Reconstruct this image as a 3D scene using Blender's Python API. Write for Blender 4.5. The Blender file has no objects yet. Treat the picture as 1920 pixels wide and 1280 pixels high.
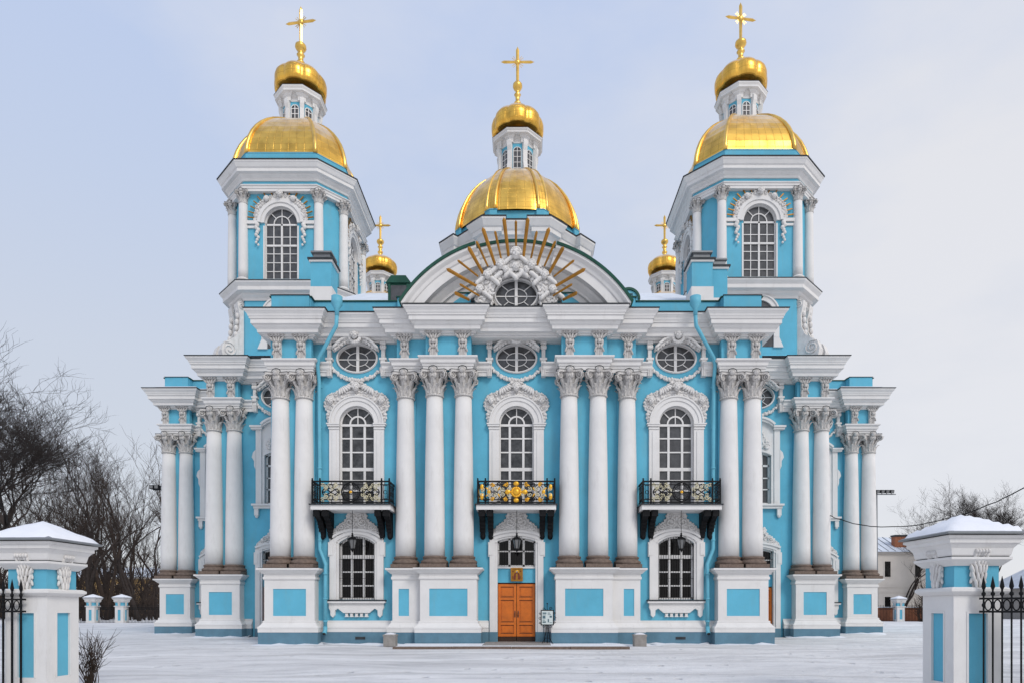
import bpy, bmesh, math, random
from math import sin, cos, pi, radians, sqrt, atan2
from mathutils import Vector, Matrix

SC = bpy.context.scene
COL = SC.collection

# ------------------------------------------------------------------ camera
F_PX = 1220.0
cam_d = bpy.data.cameras.new('camera')
cam = bpy.data.objects.new('camera', cam_d)
COL.objects.link(cam)
cam.location = (0, 0, 1.57)
cam.rotation_euler = (radians(90), 0, 0)
cam_d.sensor_width = 36.0
cam_d.lens = F_PX / 1920 * 36
cam_d.shift_x = -25 / 1920
cam_d.shift_y = (1141 - 640) / 1920
cam_d.clip_end = 3000
SC.camera = cam

# ------------------------------------------------------------------ sky, sun, exposure
SUN_EL, SUN_AZ = 40, 34
w = bpy.data.worlds.new('World'); SC.world = w
w.use_nodes = True
nt = w.node_tree; nt.nodes.clear()
def N(t, **k):
    n = nt.nodes.new(t)
    for a, b in k.items(): setattr(n, a, b)
    return n
sky = N('ShaderNodeTexSky', sky_type='NISHITA', sun_disc=False)
sky.sun_elevation = radians(SUN_EL); sky.sun_rotation = radians(180 - SUN_AZ)
bg1 = N('ShaderNodeBackground'); bg1.inputs[1].default_value = 0.10
nt.links.new(sky.outputs[0], bg1.inputs[0])
tc = N('ShaderNodeTexCoord'); sep = N('ShaderNodeSeparateXYZ')
nt.links.new(tc.outputs['Generated'], sep.inputs[0])
# overcast layer: paler to the right, bluer and clearer up to the left
nz = N('ShaderNodeTexNoise'); nz.inputs['Scale'].default_value = 1.5; nz.inputs['Detail'].default_value = 7; nz.inputs['Roughness'].default_value = .55
mp = N('ShaderNodeMapping'); mp.inputs['Scale'].default_value = (1.0, 1.0, 2.2)
nt.links.new(tc.outputs['Generated'], mp.inputs[0]); nt.links.new(mp.outputs[0], nz.inputs[0])
r1 = N('ShaderNodeValToRGB')           # by height
e = r1.color_ramp.elements
e[0].position = 0.0; e[0].color = (.72, .73, .76, 1)
e[1].position = .66; e[1].color = (.56, .67, .92, 1)
for p, c in ((.12, (.68, .705, .755, 1)), (.32, (.655, .71, .82, 1)), (.50, (.60, .69, .88, 1))):
    q = r1.color_ramp.elements.new(p); q.color = c
nt.links.new(sep.outputs[2], r1.inputs[0])
m1 = N('ShaderNodeMath', operation='MULTIPLY_ADD'); m1.inputs[1].default_value = .9; m1.inputs[2].default_value = .02
nt.links.new(sep.outputs[0], m1.inputs[0])
m2 = N('ShaderNodeMath', operation='MULTIPLY_ADD'); m2.inputs[1].default_value = 2.5
m2.use_clamp = True
nt.links.new(nz.outputs[0], m2.inputs[0])
m3 = N('ShaderNodeMath', operation='ADD'); m3.inputs[1].default_value = -1.03
nt.links.new(m1.outputs[0], m3.inputs[0]); nt.links.new(m3.outputs[0], m2.inputs[2])
mx = N('ShaderNodeMix', data_type='RGBA')
nt.links.new(m2.outputs[0], mx.inputs[0]); nt.links.new(r1.outputs[0], mx.inputs[6])
mx.inputs[7].default_value = (.86, .865, .905, 1)
bg2 = N('ShaderNodeBackground'); bg2.inputs[1].default_value = 1.0
nt.links.new(mx.outputs[2], bg2.inputs[0])
ms = N('ShaderNodeMixShader'); ms.inputs[0].default_value = .88
nt.links.new(bg1.outputs[0], ms.inputs[1]); nt.links.new(bg2.outputs[0], ms.inputs[2])
ow = N('ShaderNodeOutputWorld'); nt.links.new(ms.outputs[0], ow.inputs[0])

sl = bpy.data.lights.new('sun', 'SUN'); sl.energy = 1.45; sl.angle = radians(18); sl.color = (1, .96, .90)
so = bpy.data.objects.new('sun', sl); COL.objects.link(so)
so.rotation_euler = (radians(90 - SUN_EL), 0, radians(SUN_AZ))
so.location = (20, -20, 40)

SC.view_settings.view_transform = 'Standard'
SC.view_settings.look = 'None'
SC.view_settings.exposure = 0.0
SC.view_settings.gamma = 1.0
SC.view_settings.use_curve_mapping = False
SC.render.engine = 'CYCLES'
SC.cycles.max_bounces = 5
SC.cycles.diffuse_bounces = 2

# ------------------------------------------------------------------ materials
MATS = {}
def mat(name, col, rough=.8, metal=0.0, var=.10, scale=1.5, bump=0.0, bscale=30, dirt=None, dscale=.8, spec=.3, dlo=.52, dmax=.55):
    m = bpy.data.materials.new(name); m.use_nodes = True
    t = m.node_tree; b = t.nodes['Principled BSDF']
    b.inputs['Roughness'].default_value = rough
    b.inputs['Metallic'].default_value = metal
    b.inputs['Specular IOR Level'].default_value = spec
    tcn = t.nodes.new('ShaderNodeTexCoord')
    n = t.nodes.new('ShaderNodeTexNoise'); n.inputs['Scale'].default_value = scale; n.inputs['Detail'].default_value = 6
    n.inputs['Roughness'].default_value = .65
    t.links.new(tcn.outputs['Object'], n.inputs[0])
    cr = t.nodes.new('ShaderNodeValToRGB')
    a, c = cr.color_ramp.elements
    a.position, c.position = .3, .7
    a.color = tuple(max(0, x * (1 - var)) for x in col) + (1,)
    c.color = tuple(min(1, x * (1 + var)) for x in col) + (1,)
    t.links.new(n.outputs[0], cr.inputs[0])
    out = cr.outputs[0]
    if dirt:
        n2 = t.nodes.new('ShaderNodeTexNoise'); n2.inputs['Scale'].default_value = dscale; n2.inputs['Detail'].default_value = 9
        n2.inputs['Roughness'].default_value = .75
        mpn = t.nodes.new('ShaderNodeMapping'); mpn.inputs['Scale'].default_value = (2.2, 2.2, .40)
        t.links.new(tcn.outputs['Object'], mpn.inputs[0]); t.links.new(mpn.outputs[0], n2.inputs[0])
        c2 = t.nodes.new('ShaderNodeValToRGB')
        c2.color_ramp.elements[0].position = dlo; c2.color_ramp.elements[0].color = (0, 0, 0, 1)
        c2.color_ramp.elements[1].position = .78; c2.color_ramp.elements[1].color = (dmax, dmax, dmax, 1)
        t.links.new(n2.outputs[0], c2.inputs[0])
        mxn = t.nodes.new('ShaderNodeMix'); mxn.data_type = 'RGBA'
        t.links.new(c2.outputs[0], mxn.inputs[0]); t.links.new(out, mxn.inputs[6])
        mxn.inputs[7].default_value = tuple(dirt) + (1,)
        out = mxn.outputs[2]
    t.links.new(out, b.inputs['Base Color'])
    if bump:
        n3 = t.nodes.new('ShaderNodeTexNoise'); n3.inputs['Scale'].default_value = bscale; n3.inputs['Detail'].default_value = 4
        t.links.new(tcn.outputs['Object'], n3.inputs[0])
        bp = t.nodes.new('ShaderNodeBump'); bp.inputs['Strength'].default_value = bump; bp.inputs['Distance'].default_value = .02
        t.links.new(n3.outputs[0], bp.inputs['Height']); t.links.new(bp.outputs[0], b.inputs['Normal'])
    MATS[name] = m
    return m

WHITE = mat('white_plaster', (.74, .72, .70), .85, var=.05, scale=1.2, bump=.15, dirt=(.40, .36, .33), dscale=1.3, dlo=.56, dmax=.38)
STUCCO = mat('relief_stucco', (.73, .705, .68), .85, var=.10, scale=5, dirt=(.30, .27, .24), dscale=3)
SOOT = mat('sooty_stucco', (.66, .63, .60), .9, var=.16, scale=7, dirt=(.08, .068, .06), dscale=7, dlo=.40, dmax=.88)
BLUE = mat('blue_plaster', (.125, .445, .600), .85, var=.10, scale=.7, bump=.15, dirt=(.17, .40, .48), dscale=1.0, dlo=.50, dmax=.7)
PLINTH = mat('plinth_paint', (.112, .220, .290), .85, var=.16, scale=1.5, bump=.2, dirt=(.14, .19, .23), dscale=2)
GRANITE = mat('brown_granite', (.17, .125, .10), .75, var=.3, scale=9, bump=.2)
IRON = mat('black_iron', (.007, .007, .008), .65, var=.2, spec=.2)
FLASH = mat('dark_flashing', (.035, .040, .045), .6, var=.3, scale=3)
GREEN = mat('green_roof_sheet', (.012, .075, .050), .5, var=.25, scale=2)
PIPE = mat('blue_pipe_paint', (.14, .45, .58), .45, var=.1)
WOOD = mat('varnished_wood', (.62, .145, .006), .4, var=.18, scale=3, spec=.5)
WOODD = mat('dark_wood', (.05, .025, .015), .6)
RAY = mat('old_gold', (.36, .165, .022), .45, metal=.4, var=.25, scale=3)
GOLDL = mat('gilded_iron', (.80, .42, .04), .35, metal=.5, var=.2, scale=8)
BARK = mat('bark', (.040, .030, .026), .95, var=.35, scale=3)
BARK2 = mat('brown_bark', (.052, .036, .028), .95, var=.35, scale=3)
CREAM = mat('cream_render', (.66, .60, .535), .9, var=.06, scale=.5)
OCHRE = mat('ochre_render', (.50, .32, .13), .9, var=.1, scale=.5)
BRICK = mat('red_brick', (.33, .13, .07), .9, var=.25, scale=4)
STONE = mat('grey_stone', (.30, .28, .26), .9, var=.2, scale=5, bump=.3)
PAPER = mat('notice_paper', (.62, .68, .66), .6, var=.03)
PRINT = mat('notice_print', (.10, .17, .20), .7, var=.2)
STEEL = mat('galvanised_steel', (.22, .23, .24), .5, metal=.3, var=.1)
CREAMP = mat('cream_paint', (.62, .56, .38), .6, var=.06)
DARKIN = mat('dark_lamp_glass', (.16, .16, .16), .15, var=.1, spec=.6)

def glass_mat(name, col, rough=.06, spec=.6, var=.5):
    m = mat(name, col, rough, var=var, scale=3.2, spec=spec)
    t = m.node_tree; b = t.nodes['Principled BSDF']
    n = t.nodes.new('ShaderNodeTexNoise'); n.inputs['Scale'].default_value = 1.3
    bp = t.nodes.new('ShaderNodeBump'); bp.inputs['Strength'].default_value = .12; bp.inputs['Distance'].default_value = .05
    tcn = t.nodes.new('ShaderNodeTexCoord')
    t.links.new(tcn.outputs['Object'], n.inputs[0])
    t.links.new(n.outputs[0], bp.inputs['Height']); t.links.new(bp.outputs[0], b.inputs['Normal'])
    return m
GLASS = glass_mat('dark_window_glass', (.045, .045, .046), var=.95)  # strong colour mottling paints tree reflections into the panes
GLASSG = glass_mat('grey_window_glass', (.072, .072, .075), .15, .5, .35)
GLASSD = glass_mat('black_window_glass', (.006, .005, .005), .08, .25)

def gold_mat(name, col, seam=True, snow=True, ang=24):
    m = bpy.data.materials.new(name); m.use_nodes = True
    t = m.node_tree; b = t.nodes['Principled BSDF']
    L = t.links.new
    def nn(ty, **k):
        n = t.nodes.new(ty)
        for a, v in k.items(): setattr(n, a, v)
        return n
    b.inputs['Metallic'].default_value = .92
    tcn = nn('ShaderNodeTexCoord'); sp = nn('ShaderNodeSeparateXYZ'); L(tcn.outputs['Object'], sp.inputs[0])
    n = nn('ShaderNodeTexNoise'); n.inputs['Scale'].default_value = 1.3; n.inputs['Detail'].default_value = 7
    L(tcn.outputs['Object'], n.inputs[0])
    cr = nn('ShaderNodeValToRGB')
    cr.color_ramp.elements[0].position = .30; cr.color_ramp.elements[0].color = tuple(x * .62 for x in col) + (1,)
    cr.color_ramp.elements[1].position = .62; cr.color_ramp.elements[1].color = tuple(col) + (1,)
    L(n.outputs[0], cr.inputs[0])
    out = cr.outputs[0]
    if seam:
        at = nn('ShaderNodeMath', operation='ARCTAN2'); L(sp.outputs[1], at.inputs[0]); L(sp.outputs[0], at.inputs[1])
        a2 = nn('ShaderNodeMath', operation='MULTIPLY'); a2.inputs[1].default_value = ang / (2 * pi); L(at.outputs[0], a2.inputs[0])
        z2 = nn('ShaderNodeMath', operation='MULTIPLY'); z2.inputs[1].default_value = 1.35; L(sp.outputs[2], z2.inputs[0])
        cb = nn('ShaderNodeCombineXYZ'); L(a2.outputs[0], cb.inputs[0]); L(z2.outputs[0], cb.inputs[1])
        bt = nn('ShaderNodeTexBrick'); bt.offset = 0
        bt.inputs['Scale'].default_value = 1; bt.inputs['Mortar Size'].default_value = .018; bt.inputs['Brick Width'].default_value = .5
        bt.inputs['Row Height'].default_value = .5; bt.inputs['Mortar Smooth'].default_value = .3
        bt.inputs['Color1'].default_value = (1, 1, 1, 1); bt.inputs['Color2'].default_value = (.88, .86, .84, 1)
        bt.inputs['Mortar'].default_value = (.62, .55, .48, 1)
        L(cb.outputs[0], bt.inputs[0])
        mm = nn('ShaderNodeMix', data_type='RGBA', blend_type='MULTIPLY'); mm.inputs[0].default_value = .8
        L(out, mm.inputs[6]); L(bt.outputs[0], mm.inputs[7]); out = mm.outputs[2]
        bp = nn('ShaderNodeBump'); bp.inputs['Strength'].default_value = .35; bp.inputs['Distance'].default_value = .03
        L(bt.outputs[1], bp.inputs['Height']); bp.invert = True; L(bp.outputs[0], b.inputs['Normal'])
    rr = nn('ShaderNodeMapRange'); rr.inputs[3].default_value = .42; rr.inputs[4].default_value = .22
    L(n.outputs[0], rr.inputs[0]); rough = rr.outputs[0]
    if snow:
        ge = nn('ShaderNodeNewGeometry'); s2 = nn('ShaderNodeSeparateXYZ'); L(ge.outputs['Normal'], s2.inputs[0])
        n2 = nn('ShaderNodeTexNoise'); n2.inputs['Scale'].default_value = 1.0; n2.inputs['Detail'].default_value = 8; n2.inputs['Roughness'].default_value = .7
        L(tcn.outputs['Object'], n2.inputs[0])
        ma = nn('ShaderNodeMath', operation='MULTIPLY_ADD'); ma.inputs[1].default_value = .55; L(n2.outputs[0], ma.inputs[0]); L(s2.outputs[2], ma.inputs[2])
        mr = nn('ShaderNodeMapRange'); mr.inputs[1].default_value = .70; mr.inputs[2].default_value = 1.02; mr.inputs[4].default_value = .75
        L(ma.outputs[0], mr.inputs[0])
        mm = nn('ShaderNodeMix', data_type='RGBA'); L(mr.outputs[0], mm.inputs[0]); L(out, mm.inputs[6]); mm.inputs[7].default_value = (.72, .66, .60, 1)
        out = mm.outputs[2]
        mi = nn('ShaderNodeMath', operation='MULTIPLY_ADD'); mi.inputs[1].default_value = -.9; mi.inputs[2].default_value = .92
        L(mr.outputs[0], mi.inputs[0]); L(mi.outputs[0], b.inputs['Metallic'])
    L(out, b.inputs['Base Color']); L(rough, b.inputs['Roughness'])
    MATS[name] = m
    return m
GOLD = gold_mat('gold_leaf_panels', (1.0, .60, .12))
GOLDO = gold_mat('gold_leaf_onion', (1.0, .57, .10), ang=32)
GOLDC = gold_mat('gold_plain', (1.0, .62, .15), seam=False, snow=False)

def snow_mat():
    m = bpy.data.materials.new('snow'); m.use_nodes = True
    t = m.node_tree; b = t.nodes['Principled BSDF']; L = t.links.new
    b.inputs['Roughness'].default_value = .75; b.inputs['Specular IOR Level'].default_value = .2
    tcn = t.nodes.new('ShaderNodeTexCoord')
    def noise(sc, sx=1, sy=1, det=6, rough=.6):
        mpn = t.nodes.new('ShaderNodeMapping'); mpn.inputs['Scale'].default_value = (sx, sy, 1)
        L(tcn.outputs['Object'], mpn.inputs[0])
        n = t.nodes.new('ShaderNodeTexNoise'); n.inputs['Scale'].default_value = sc; n.inputs['Detail'].default_value = det; n.inputs['Roughness'].default_value = rough
        L(mpn.outputs[0], n.inputs[0]); return n
    a = noise(.35, .35, 1.3); c = noise(1.6, .3, 1.0, 8, .7); d = noise(6, .5, 1, 8, .75)
    cr = t.nodes.new('ShaderNodeValToRGB')
    cr.color_ramp.elements[0].position = .33; cr.color_ramp.elements[0].color = (.66, .65, .65, 1)
    cr.color_ramp.elements[1].position = .62; cr.color_ramp.elements[1].color = (.87, .86, .86, 1)
    L(a.outputs[0], cr.inputs[0])
    c2 = t.nodes.new('ShaderNodeValToRGB')
    c2.color_ramp.elements[0].position = .30; c2.color_ramp.elements[0].color = (.66, .66, .67, 1)
    c2.color_ramp.elements[1].position = .50; c2.color_ramp.elements[1].color = (1, 1, 1, 1)
    L(c.outputs[0], c2.inputs[0])
    mm = t.nodes.new('ShaderNodeMix'); mm.data_type = 'RGBA'; mm.blend_type = 'MULTIPLY'; mm.inputs[0].default_value = .8
    L(cr.outputs[0], mm.inputs[6]); L(c2.outputs[0], mm.inputs[7])
    c3 = t.nodes.new('ShaderNodeValToRGB')
    c3.color_ramp.elements[0].position = .22; c3.color_ramp.elements[0].color = (.35, .32, .30, 1)
    c3.color_ramp.elements[1].position = .34; c3.color_ramp.elements[1].color = (1, 1, 1, 1)
    L(d.outputs[0], c3.inputs[0])
    m2_ = t.nodes.new('ShaderNodeMix'); m2_.data_type = 'RGBA'; m2_.blend_type = 'MULTIPLY'; m2_.inputs[0].default_value = .6
    L(mm.outputs[2], m2_.inputs[6]); L(c3.outputs[0], m2_.inputs[7])
    # curving wheel tracks pressed into the yard
    sp = t.nodes.new('ShaderNodeSeparateXYZ'); L(tcn.outputs['Object'], sp.inputs[0])
    def M(op, a, b_=None):
        n = t.nodes.new('ShaderNodeMath'); n.operation = op
        for k, v in ((0, a), (1, b_)):
            if v is None: continue
            if isinstance(v, (int, float)): n.inputs[k].default_value = v
            else: L(v, n.inputs[k])
        return n.outputs[0]
    u = M('ADD', M('MULTIPLY', sp.outputs[1], 1.0), M('MULTIPLY', M('MULTIPLY', sp.outputs[0], sp.outputs[0]), .010))
    u = M('ADD', u, M('MULTIPLY', a.outputs[0], 3.0))
    wv = M('SINE', M('MULTIPLY', u, 3.7)); wv2 = M('SINE', M('MULTIPLY', u, .83))
    tr = t.nodes.new('ShaderNodeMapRange'); tr.inputs[1].default_value = .55; tr.inputs[2].default_value = 1.0
    L(M('MULTIPLY', wv, wv2), tr.inputs[0])
    trk = M('MULTIPLY', tr.outputs[0], M('MULTIPLY', c.outputs[0], .75))
    m3_ = t.nodes.new('ShaderNodeMix'); m3_.data_type = 'RGBA'; L(trk, m3_.inputs[0]); L(m2_.outputs[2], m3_.inputs[6]); m3_.inputs[7].default_value = (.36, .34, .33, 1)
    L(m3_.outputs[2], b.inputs['Base Color'])
    bp = t.nodes.new('ShaderNodeBump'); bp.inputs['Strength'].default_value = .8; bp.inputs['Distance'].default_value = .09
    f_ = noise(4, 1, 1, 5, .6)
    vo = t.nodes.new('ShaderNodeTexVoronoi'); vo.inputs['Scale'].default_value = 1.9; mpv = t.nodes.new('ShaderNodeMapping'); mpv.inputs['Scale'].default_value = (1, .6, 0)
    L(tcn.outputs['Object'], mpv.inputs[0]); L(mpv.outputs[0], vo.inputs['Vector'])
    pit = t.nodes.new('ShaderNodeMapRange'); pit.inputs[1].default_value = .20; pit.inputs[2].default_value = .10
    L(vo.outputs['Distance'], pit.inputs[0])
    mk = t.nodes.new('ShaderNodeMapRange'); mk.inputs[1].default_value = .46; mk.inputs[2].default_value = .56; L(a.outputs[0], mk.inputs[0])
    pits = M('MULTIPLY', pit.outputs[0], mk.outputs[0])
    m4_ = t.nodes.new('ShaderNodeMix'); m4_.data_type = 'RGBA'; L(M('MULTIPLY', pits, .45), m4_.inputs[0]); L(m3_.outputs[2], m4_.inputs[6]); m4_.inputs[7].default_value = (.40, .39, .39, 1)
    L(m4_.outputs[2], b.inputs['Base Color'])
    trk = M('ADD', trk, pits)
    hgt = M('SUBTRACT', M('ADD', M('ADD', c.outputs[0], d.outputs[0]), f_.outputs[0]), M('MULTIPLY', trk, 1.2))
    L(hgt, bp.inputs['Height']); L(bp.outputs[0], b.inputs['Normal'])
    MATS['snow'] = m
    return m
SNOW = snow_mat()
SNOWC = mat('clean_snow', (.80, .81, .85), .8, var=.05, scale=2, bump=.3, bscale=8)
ROOFS = mat('snowy_roof', (.66, .70, .76), .8, var=.15, scale=.7)

# ------------------------------------------------------------------ mesh builder
class MB:
    def __init__(s): s.v = []; s.f = []; s.m = []; s.sm = []; s.mats = []
    def mi(s, m):
        if m not in s.mats: s.mats.append(m)
        return s.mats.index(m)
    def add(s, vs, fs, m, smooth=False):
        b = len(s.v); s.v += [tuple(v) for v in vs]; k = s.mi(m)
        for f in fs:
            s.f.append([b + i for i in f]); s.m.append(k); s.sm.append(smooth)
    def box(s, x0, x1, y0, y1, z0, z1, m):
        vs = [(x, y, z) for z in (z0, z1) for y in (y0, y1) for x in (x0, x1)]
        s.add(vs, [(0, 1, 3, 2), (4, 6, 7, 5), (0, 4, 5, 1), (2, 3, 7, 6), (0, 2, 6, 4), (1, 5, 7, 3)], m)
    def obox(s, p, q, wd, dp, m):
        """bar from p to q in a plane y=const, width wd in plane, depth dp in y"""
        p = Vector(p); q = Vector(q); d = (q - p).normalized()
        n = Vector((d.z, 0, -d.x)) * (wd / 2); y = Vector((0, dp / 2, 0))
        vs = [p + n + y, p - n + y, q - n + y, q + n + y, p + n - y, p - n - y, q - n - y, q + n - y]
        s.add(vs, [(0, 1, 2, 3), (7, 6, 5, 4), (0, 4, 5, 1), (1, 5, 6, 2), (2, 6, 7, 3), (3, 7, 4, 0)], m)
    def prism(s, pts, y0, y1, m):
        """polygon of (x,z) extruded along y"""
        n = len(pts)
        vs = [(x, y0, z) for x, z in pts] + [(x, y1, z) for x, z in pts]
        s.add(vs, [tuple(range(n)), tuple(range(2 * n - 1, n - 1, -1))] + [(i, (i + 1) % n, n + (i + 1) % n, n + i) for i in range(n)], m)
    def zprism(s, pts, z0, z1, m):
        n = len(pts)
        vs = [(x, y, z0) for x, y in pts] + [(x, y, z1) for x, y in pts]
        s.add(vs, [tuple(range(n)), tuple(range(2 * n - 1, n - 1, -1))] + [(i, (i + 1) % n, n + (i + 1) % n, n + i) for i in range(n)], m)
    def xprism(s, pts, x0, x1, m):
        """polygon of (y,z) extruded along x"""
        n = len(pts)
        vs = [(x0, y, z) for y, z in pts] + [(x1, y, z) for y, z in pts]
        s.add(vs, [tuple(range(n)), tuple(range(2 * n - 1, n - 1, -1))] + [(i, (i + 1) % n, n + (i + 1) % n, n + i) for i in range(n)], m)
    def lathe(s, prof, m, n=24, c=(0, 0, 0), smooth=True, mod=None, a0=0.0):
        vs = []; fs = []
        for r, z in prof:
            for i in range(n):
                a = a0 + 2 * pi * i / n; k = mod(a, z) if mod else 1
                vs.append((c[0] + r * k * cos(a), c[1] + r * k * sin(a), c[2] + z))
        for j in range(len(prof) - 1):
            for i in range(n):
                fs.append((j * n + i, j * n + (i + 1) % n, (j + 1) * n + (i + 1) % n, (j + 1) * n + i))
        fs.append(tuple(range(n - 1, -1, -1))); b = (len(prof) - 1) * n; fs.append(tuple(b + i for i in range(n)))
        s.add(vs, fs, m, smooth)
    def tube(s, pts, r, m, n=6, closed=False, smooth=True):
        P = [Vector(p) for p in pts]; k = len(P); vs = []; fs = []
        for i, p in enumerate(P):
            if closed: d = P[(i + 1) % k] - P[i - 1]
            else: d = P[min(i + 1, k - 1)] - P[max(i - 1, 0)]
            if d.length < 1e-9: d = Vector((0, 0, 1))
            d.normalize()
            u = d.cross(Vector((0, 1, 0)) if abs(d.y) < .9 else Vector((1, 0, 0))).normalized(); v = d.cross(u)
            rr = r[i] if isinstance(r, (list, tuple)) else r
            for j in range(n):
                a = 2 * pi * j / n; vs.append(p + u * (rr * cos(a)) + v * (rr * sin(a)))
        for i in range(k if closed else k - 1):
            q = (i + 1) % k
            for j in range(n): fs.append((i * n + j, i * n + (j + 1) % n, q * n + (j + 1) % n, q * n + j))
        if not closed:
            fs.append(tuple(range(n))); fs.append(tuple((k - 1) * n + j for j in range(n)))
        s.add(vs, fs, m, smooth)
    def ball(s, c, r, m, sc=(1, 1, 1), nu=8, nv=6, rot=None):
        vs = [(0, 0, 1)]; fs = []
        for i in range(1, nv):
            t = pi * i / nv
            for j in range(nu):
                a = 2 * pi * j / nu; vs.append((sin(t) * cos(a), sin(t) * sin(a), cos(t)))
        vs.append((0, 0, -1)); last = len(vs) - 1
        for j in range(nu): fs.append((0, 1 + j, 1 + (j + 1) % nu))
        for i in range(nv - 2):
            for j in range(nu):
                a = 1 + i * nu
                fs.append((a + j, a + nu + j, a + nu + (j + 1) % nu, a + (j + 1) % nu))
        a = 1 + (nv - 2) * nu
        for j in range(nu): fs.append((a + j, last, a + (j + 1) % nu))
        out = []
        for v in vs:
            q = Vector((v[0] * sc[0] * r, v[1] * sc[1] * r, v[2] * sc[2] * r))
            if rot: q = rot @ q
            out.append(q + Vector(c))
        s.add(out, fs, m, True)
    def sweep(s, path, prof, m, closed=False, segm=None):
        """profile (offset outwards, z) along a plan path; outward = right-hand side of travel"""
        P = [Vector((p[0], p[1])) for p in path]; k = len(P); offs = []
        def nrm(a, b):
            d = (b - a).normalized(); return Vector((d.y, -d.x))
        for i in range(k):
            if closed: n1, n2 = nrm(P[i - 1], P[i]), nrm(P[i], P[(i + 1) % k])
            else:
                n1 = nrm(P[max(i - 1, 0)], P[max(i, 1)]); n2 = nrm(P[min(i, k - 2)], P[min(i + 1, k - 1)])
            offs.append((n1 + n2) / (1 + n1.dot(n2)))
        np_ = len(prof); vs = []
        for i in range(k):
            for o, z in prof:
                q = P[i] + offs[i] * o; vs.append((q.x, q.y, z))
        for j in range(np_ - 1):
            fs = []
            for i in range(k if closed else k - 1):
                a = (i + 1) % k
                fs.append((i * np_ + j, a * np_ + j, a * np_ + j + 1, i * np_ + j + 1))
            used = vs if j == 0 else None
            if j == 0: base = len(s.v); s.v += vs
            kk = s.mi(segm[j] if segm and segm[j] else m)
            for f in fs: s.f.append([base + q for q in f]); s.m.append(kk); s.sm.append(False)
        if not closed:
            kk = s.mi(m)
            s.f.append([base + j for j in range(np_)]); s.m.append(kk); s.sm.append(False)
            s.f.append([base + (k - 1) * np_ + j for j in range(np_)]); s.m.append(kk); s.sm.append(False)
    def wall(s, x0, x1, z0, z1, y, ops, depth, m, n=20):
        """wall face at y between x0..x1, z0..z1 with openings (xc, hw, bottom(x), top(x)) sharing xc, plus their reveals"""
        if not ops:
            s.add([(x0, y, z0), (x1, y, z0), (x1, y, z1), (x0, y, z1)], [(0, 1, 2, 3)], m); return
        xc = ops[0][0]; hm = max(o[1] for o in ops)
        for a, b in ((x0, xc - hm), (xc + hm, x1)):
            s.add([(a, y, z0), (b, y, z0), (b, y, z1), (a, y, z1)], [(0, 1, 2, 3)], m)
        xs = {xc - hm, xc + hm}
        for o in ops:
            for i in range(n + 1): xs.add(xc - o[1] * cos(pi * i / n))
        xs = sorted(xs); xx = [xs[0]]
        for q in xs[1:]:
            if q - xx[-1] > 1e-4: xx.append(q)
        for a, b in zip(xx[:-1], xx[1:]):
            za = zb = z0; mid = (a + b) / 2
            for o in ops:
                if abs(mid - xc) < o[1]:
                    s.add([(a, y, za), (b, y, zb), (b, y, o[2](b - xc)), (a, y, o[2](a - xc))], [(0, 1, 2, 3)], m)
                    za, zb = o[3](a - xc), o[3](b - xc)
            s.add([(a, y, za), (b, y, zb), (b, y, z1), (a, y, z1)], [(0, 1, 2, 3)], m)
        for o in ops:
            L_ = outline(o, n)
            k = len(L_)
            vs = [(x, y, z) for x, z in L_] + [(x, y + depth, z) for x, z in L_]
            s.add(vs, [(i, (i + 1) % k, k + (i + 1) % k, k + i) for i in range(k)], WHITE)
    def build(s, name, parent=None, label=None, loc=None):
        me = bpy.data.meshes.new(name)
        me.from_pydata(s.v, [], s.f)
        for m in s.mats: me.materials.append(m)
        me.polygons.foreach_set('material_index', s.m)
        me.polygons.foreach_set('use_smooth', s.sm)
        bm = bmesh.new(); bm.from_mesh(me)
        bmesh.ops.recalc_face_normals(bm, faces=bm.faces)
        bm.to_mesh(me); bm.free(); me.update()
        o = bpy.data.objects.new(name, me); COL.objects.link(o)
        if parent: o.parent = parent
        if label: o['label'] = label
        if loc: o.location = loc
        return o

def outline(o, n=20, g=0.0):
    xc, hw, bt, tp = o
    xs = [-hw * cos(pi * i / n) for i in range(n + 1)]
    pts = [(xc + x, bt(x)) for x in xs] + [(xc + x, tp(x)) for x in reversed(xs)]
    out = []
    for p in pts:
        if not out or (abs(p[0] - out[-1][0]) + abs(p[1] - out[-1][1])) > 1e-4: out.append(p)
    if abs(out[0][0] - out[-1][0]) + abs(out[0][1] - out[-1][1]) < 1e-4: out.pop()
    return out

def arch_op(xc, hw, zb, zs, rise):
    if rise >= hw - 1e-6: f = lambda x: zs + rise * sqrt(max(0, 1 - (x / hw) ** 2))
    else:
        R = (hw * hw + rise * rise) / (2 * rise)
        f = lambda x: zs + sqrt(max(0, R * R - x * x)) - (R - rise)
    return (xc, hw, lambda x: zb, f)
def oval_op(xc, rx, zc, rz):
    return (xc, rx, lambda x: zc - rz * sqrt(max(0, 1 - (x / rx) ** 2)), lambda x: zc + rz * sqrt(max(0, 1 - (x / rx) ** 2)))

def empty(name, loc=(0, 0, 0), label=None, cat=None, group=None, parent=None, rz=0):
    o = bpy.data.objects.new(name, None); COL.objects.link(o); o.location = loc; o.rotation_euler = (0, 0, rz)
    o.empty_display_size = .2
    tag(o, label, cat, group)
    if parent: o.parent = parent
    return o
def tag(o, label=None, cat=None, group=None, kind=None):
    if label: o['label'] = label
    if cat: o['category'] = cat
    if group: o['group'] = group
    if kind: o['kind'] = kind
    return o
def dup(o, parent=None, loc=None, rz=None, mirror=False):
    c = o.copy(); COL.objects.link(c); c.parent = parent
    if loc is not None: c.location = loc
    if rz is not None: c.rotation_euler = (0, 0, rz)
    if mirror: c.scale = (-c.scale[0], c.scale[1], c.scale[2])
    for ch in [q for q in bpy.data.objects if q.parent == o]: dup(ch, c)
    return c

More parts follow.
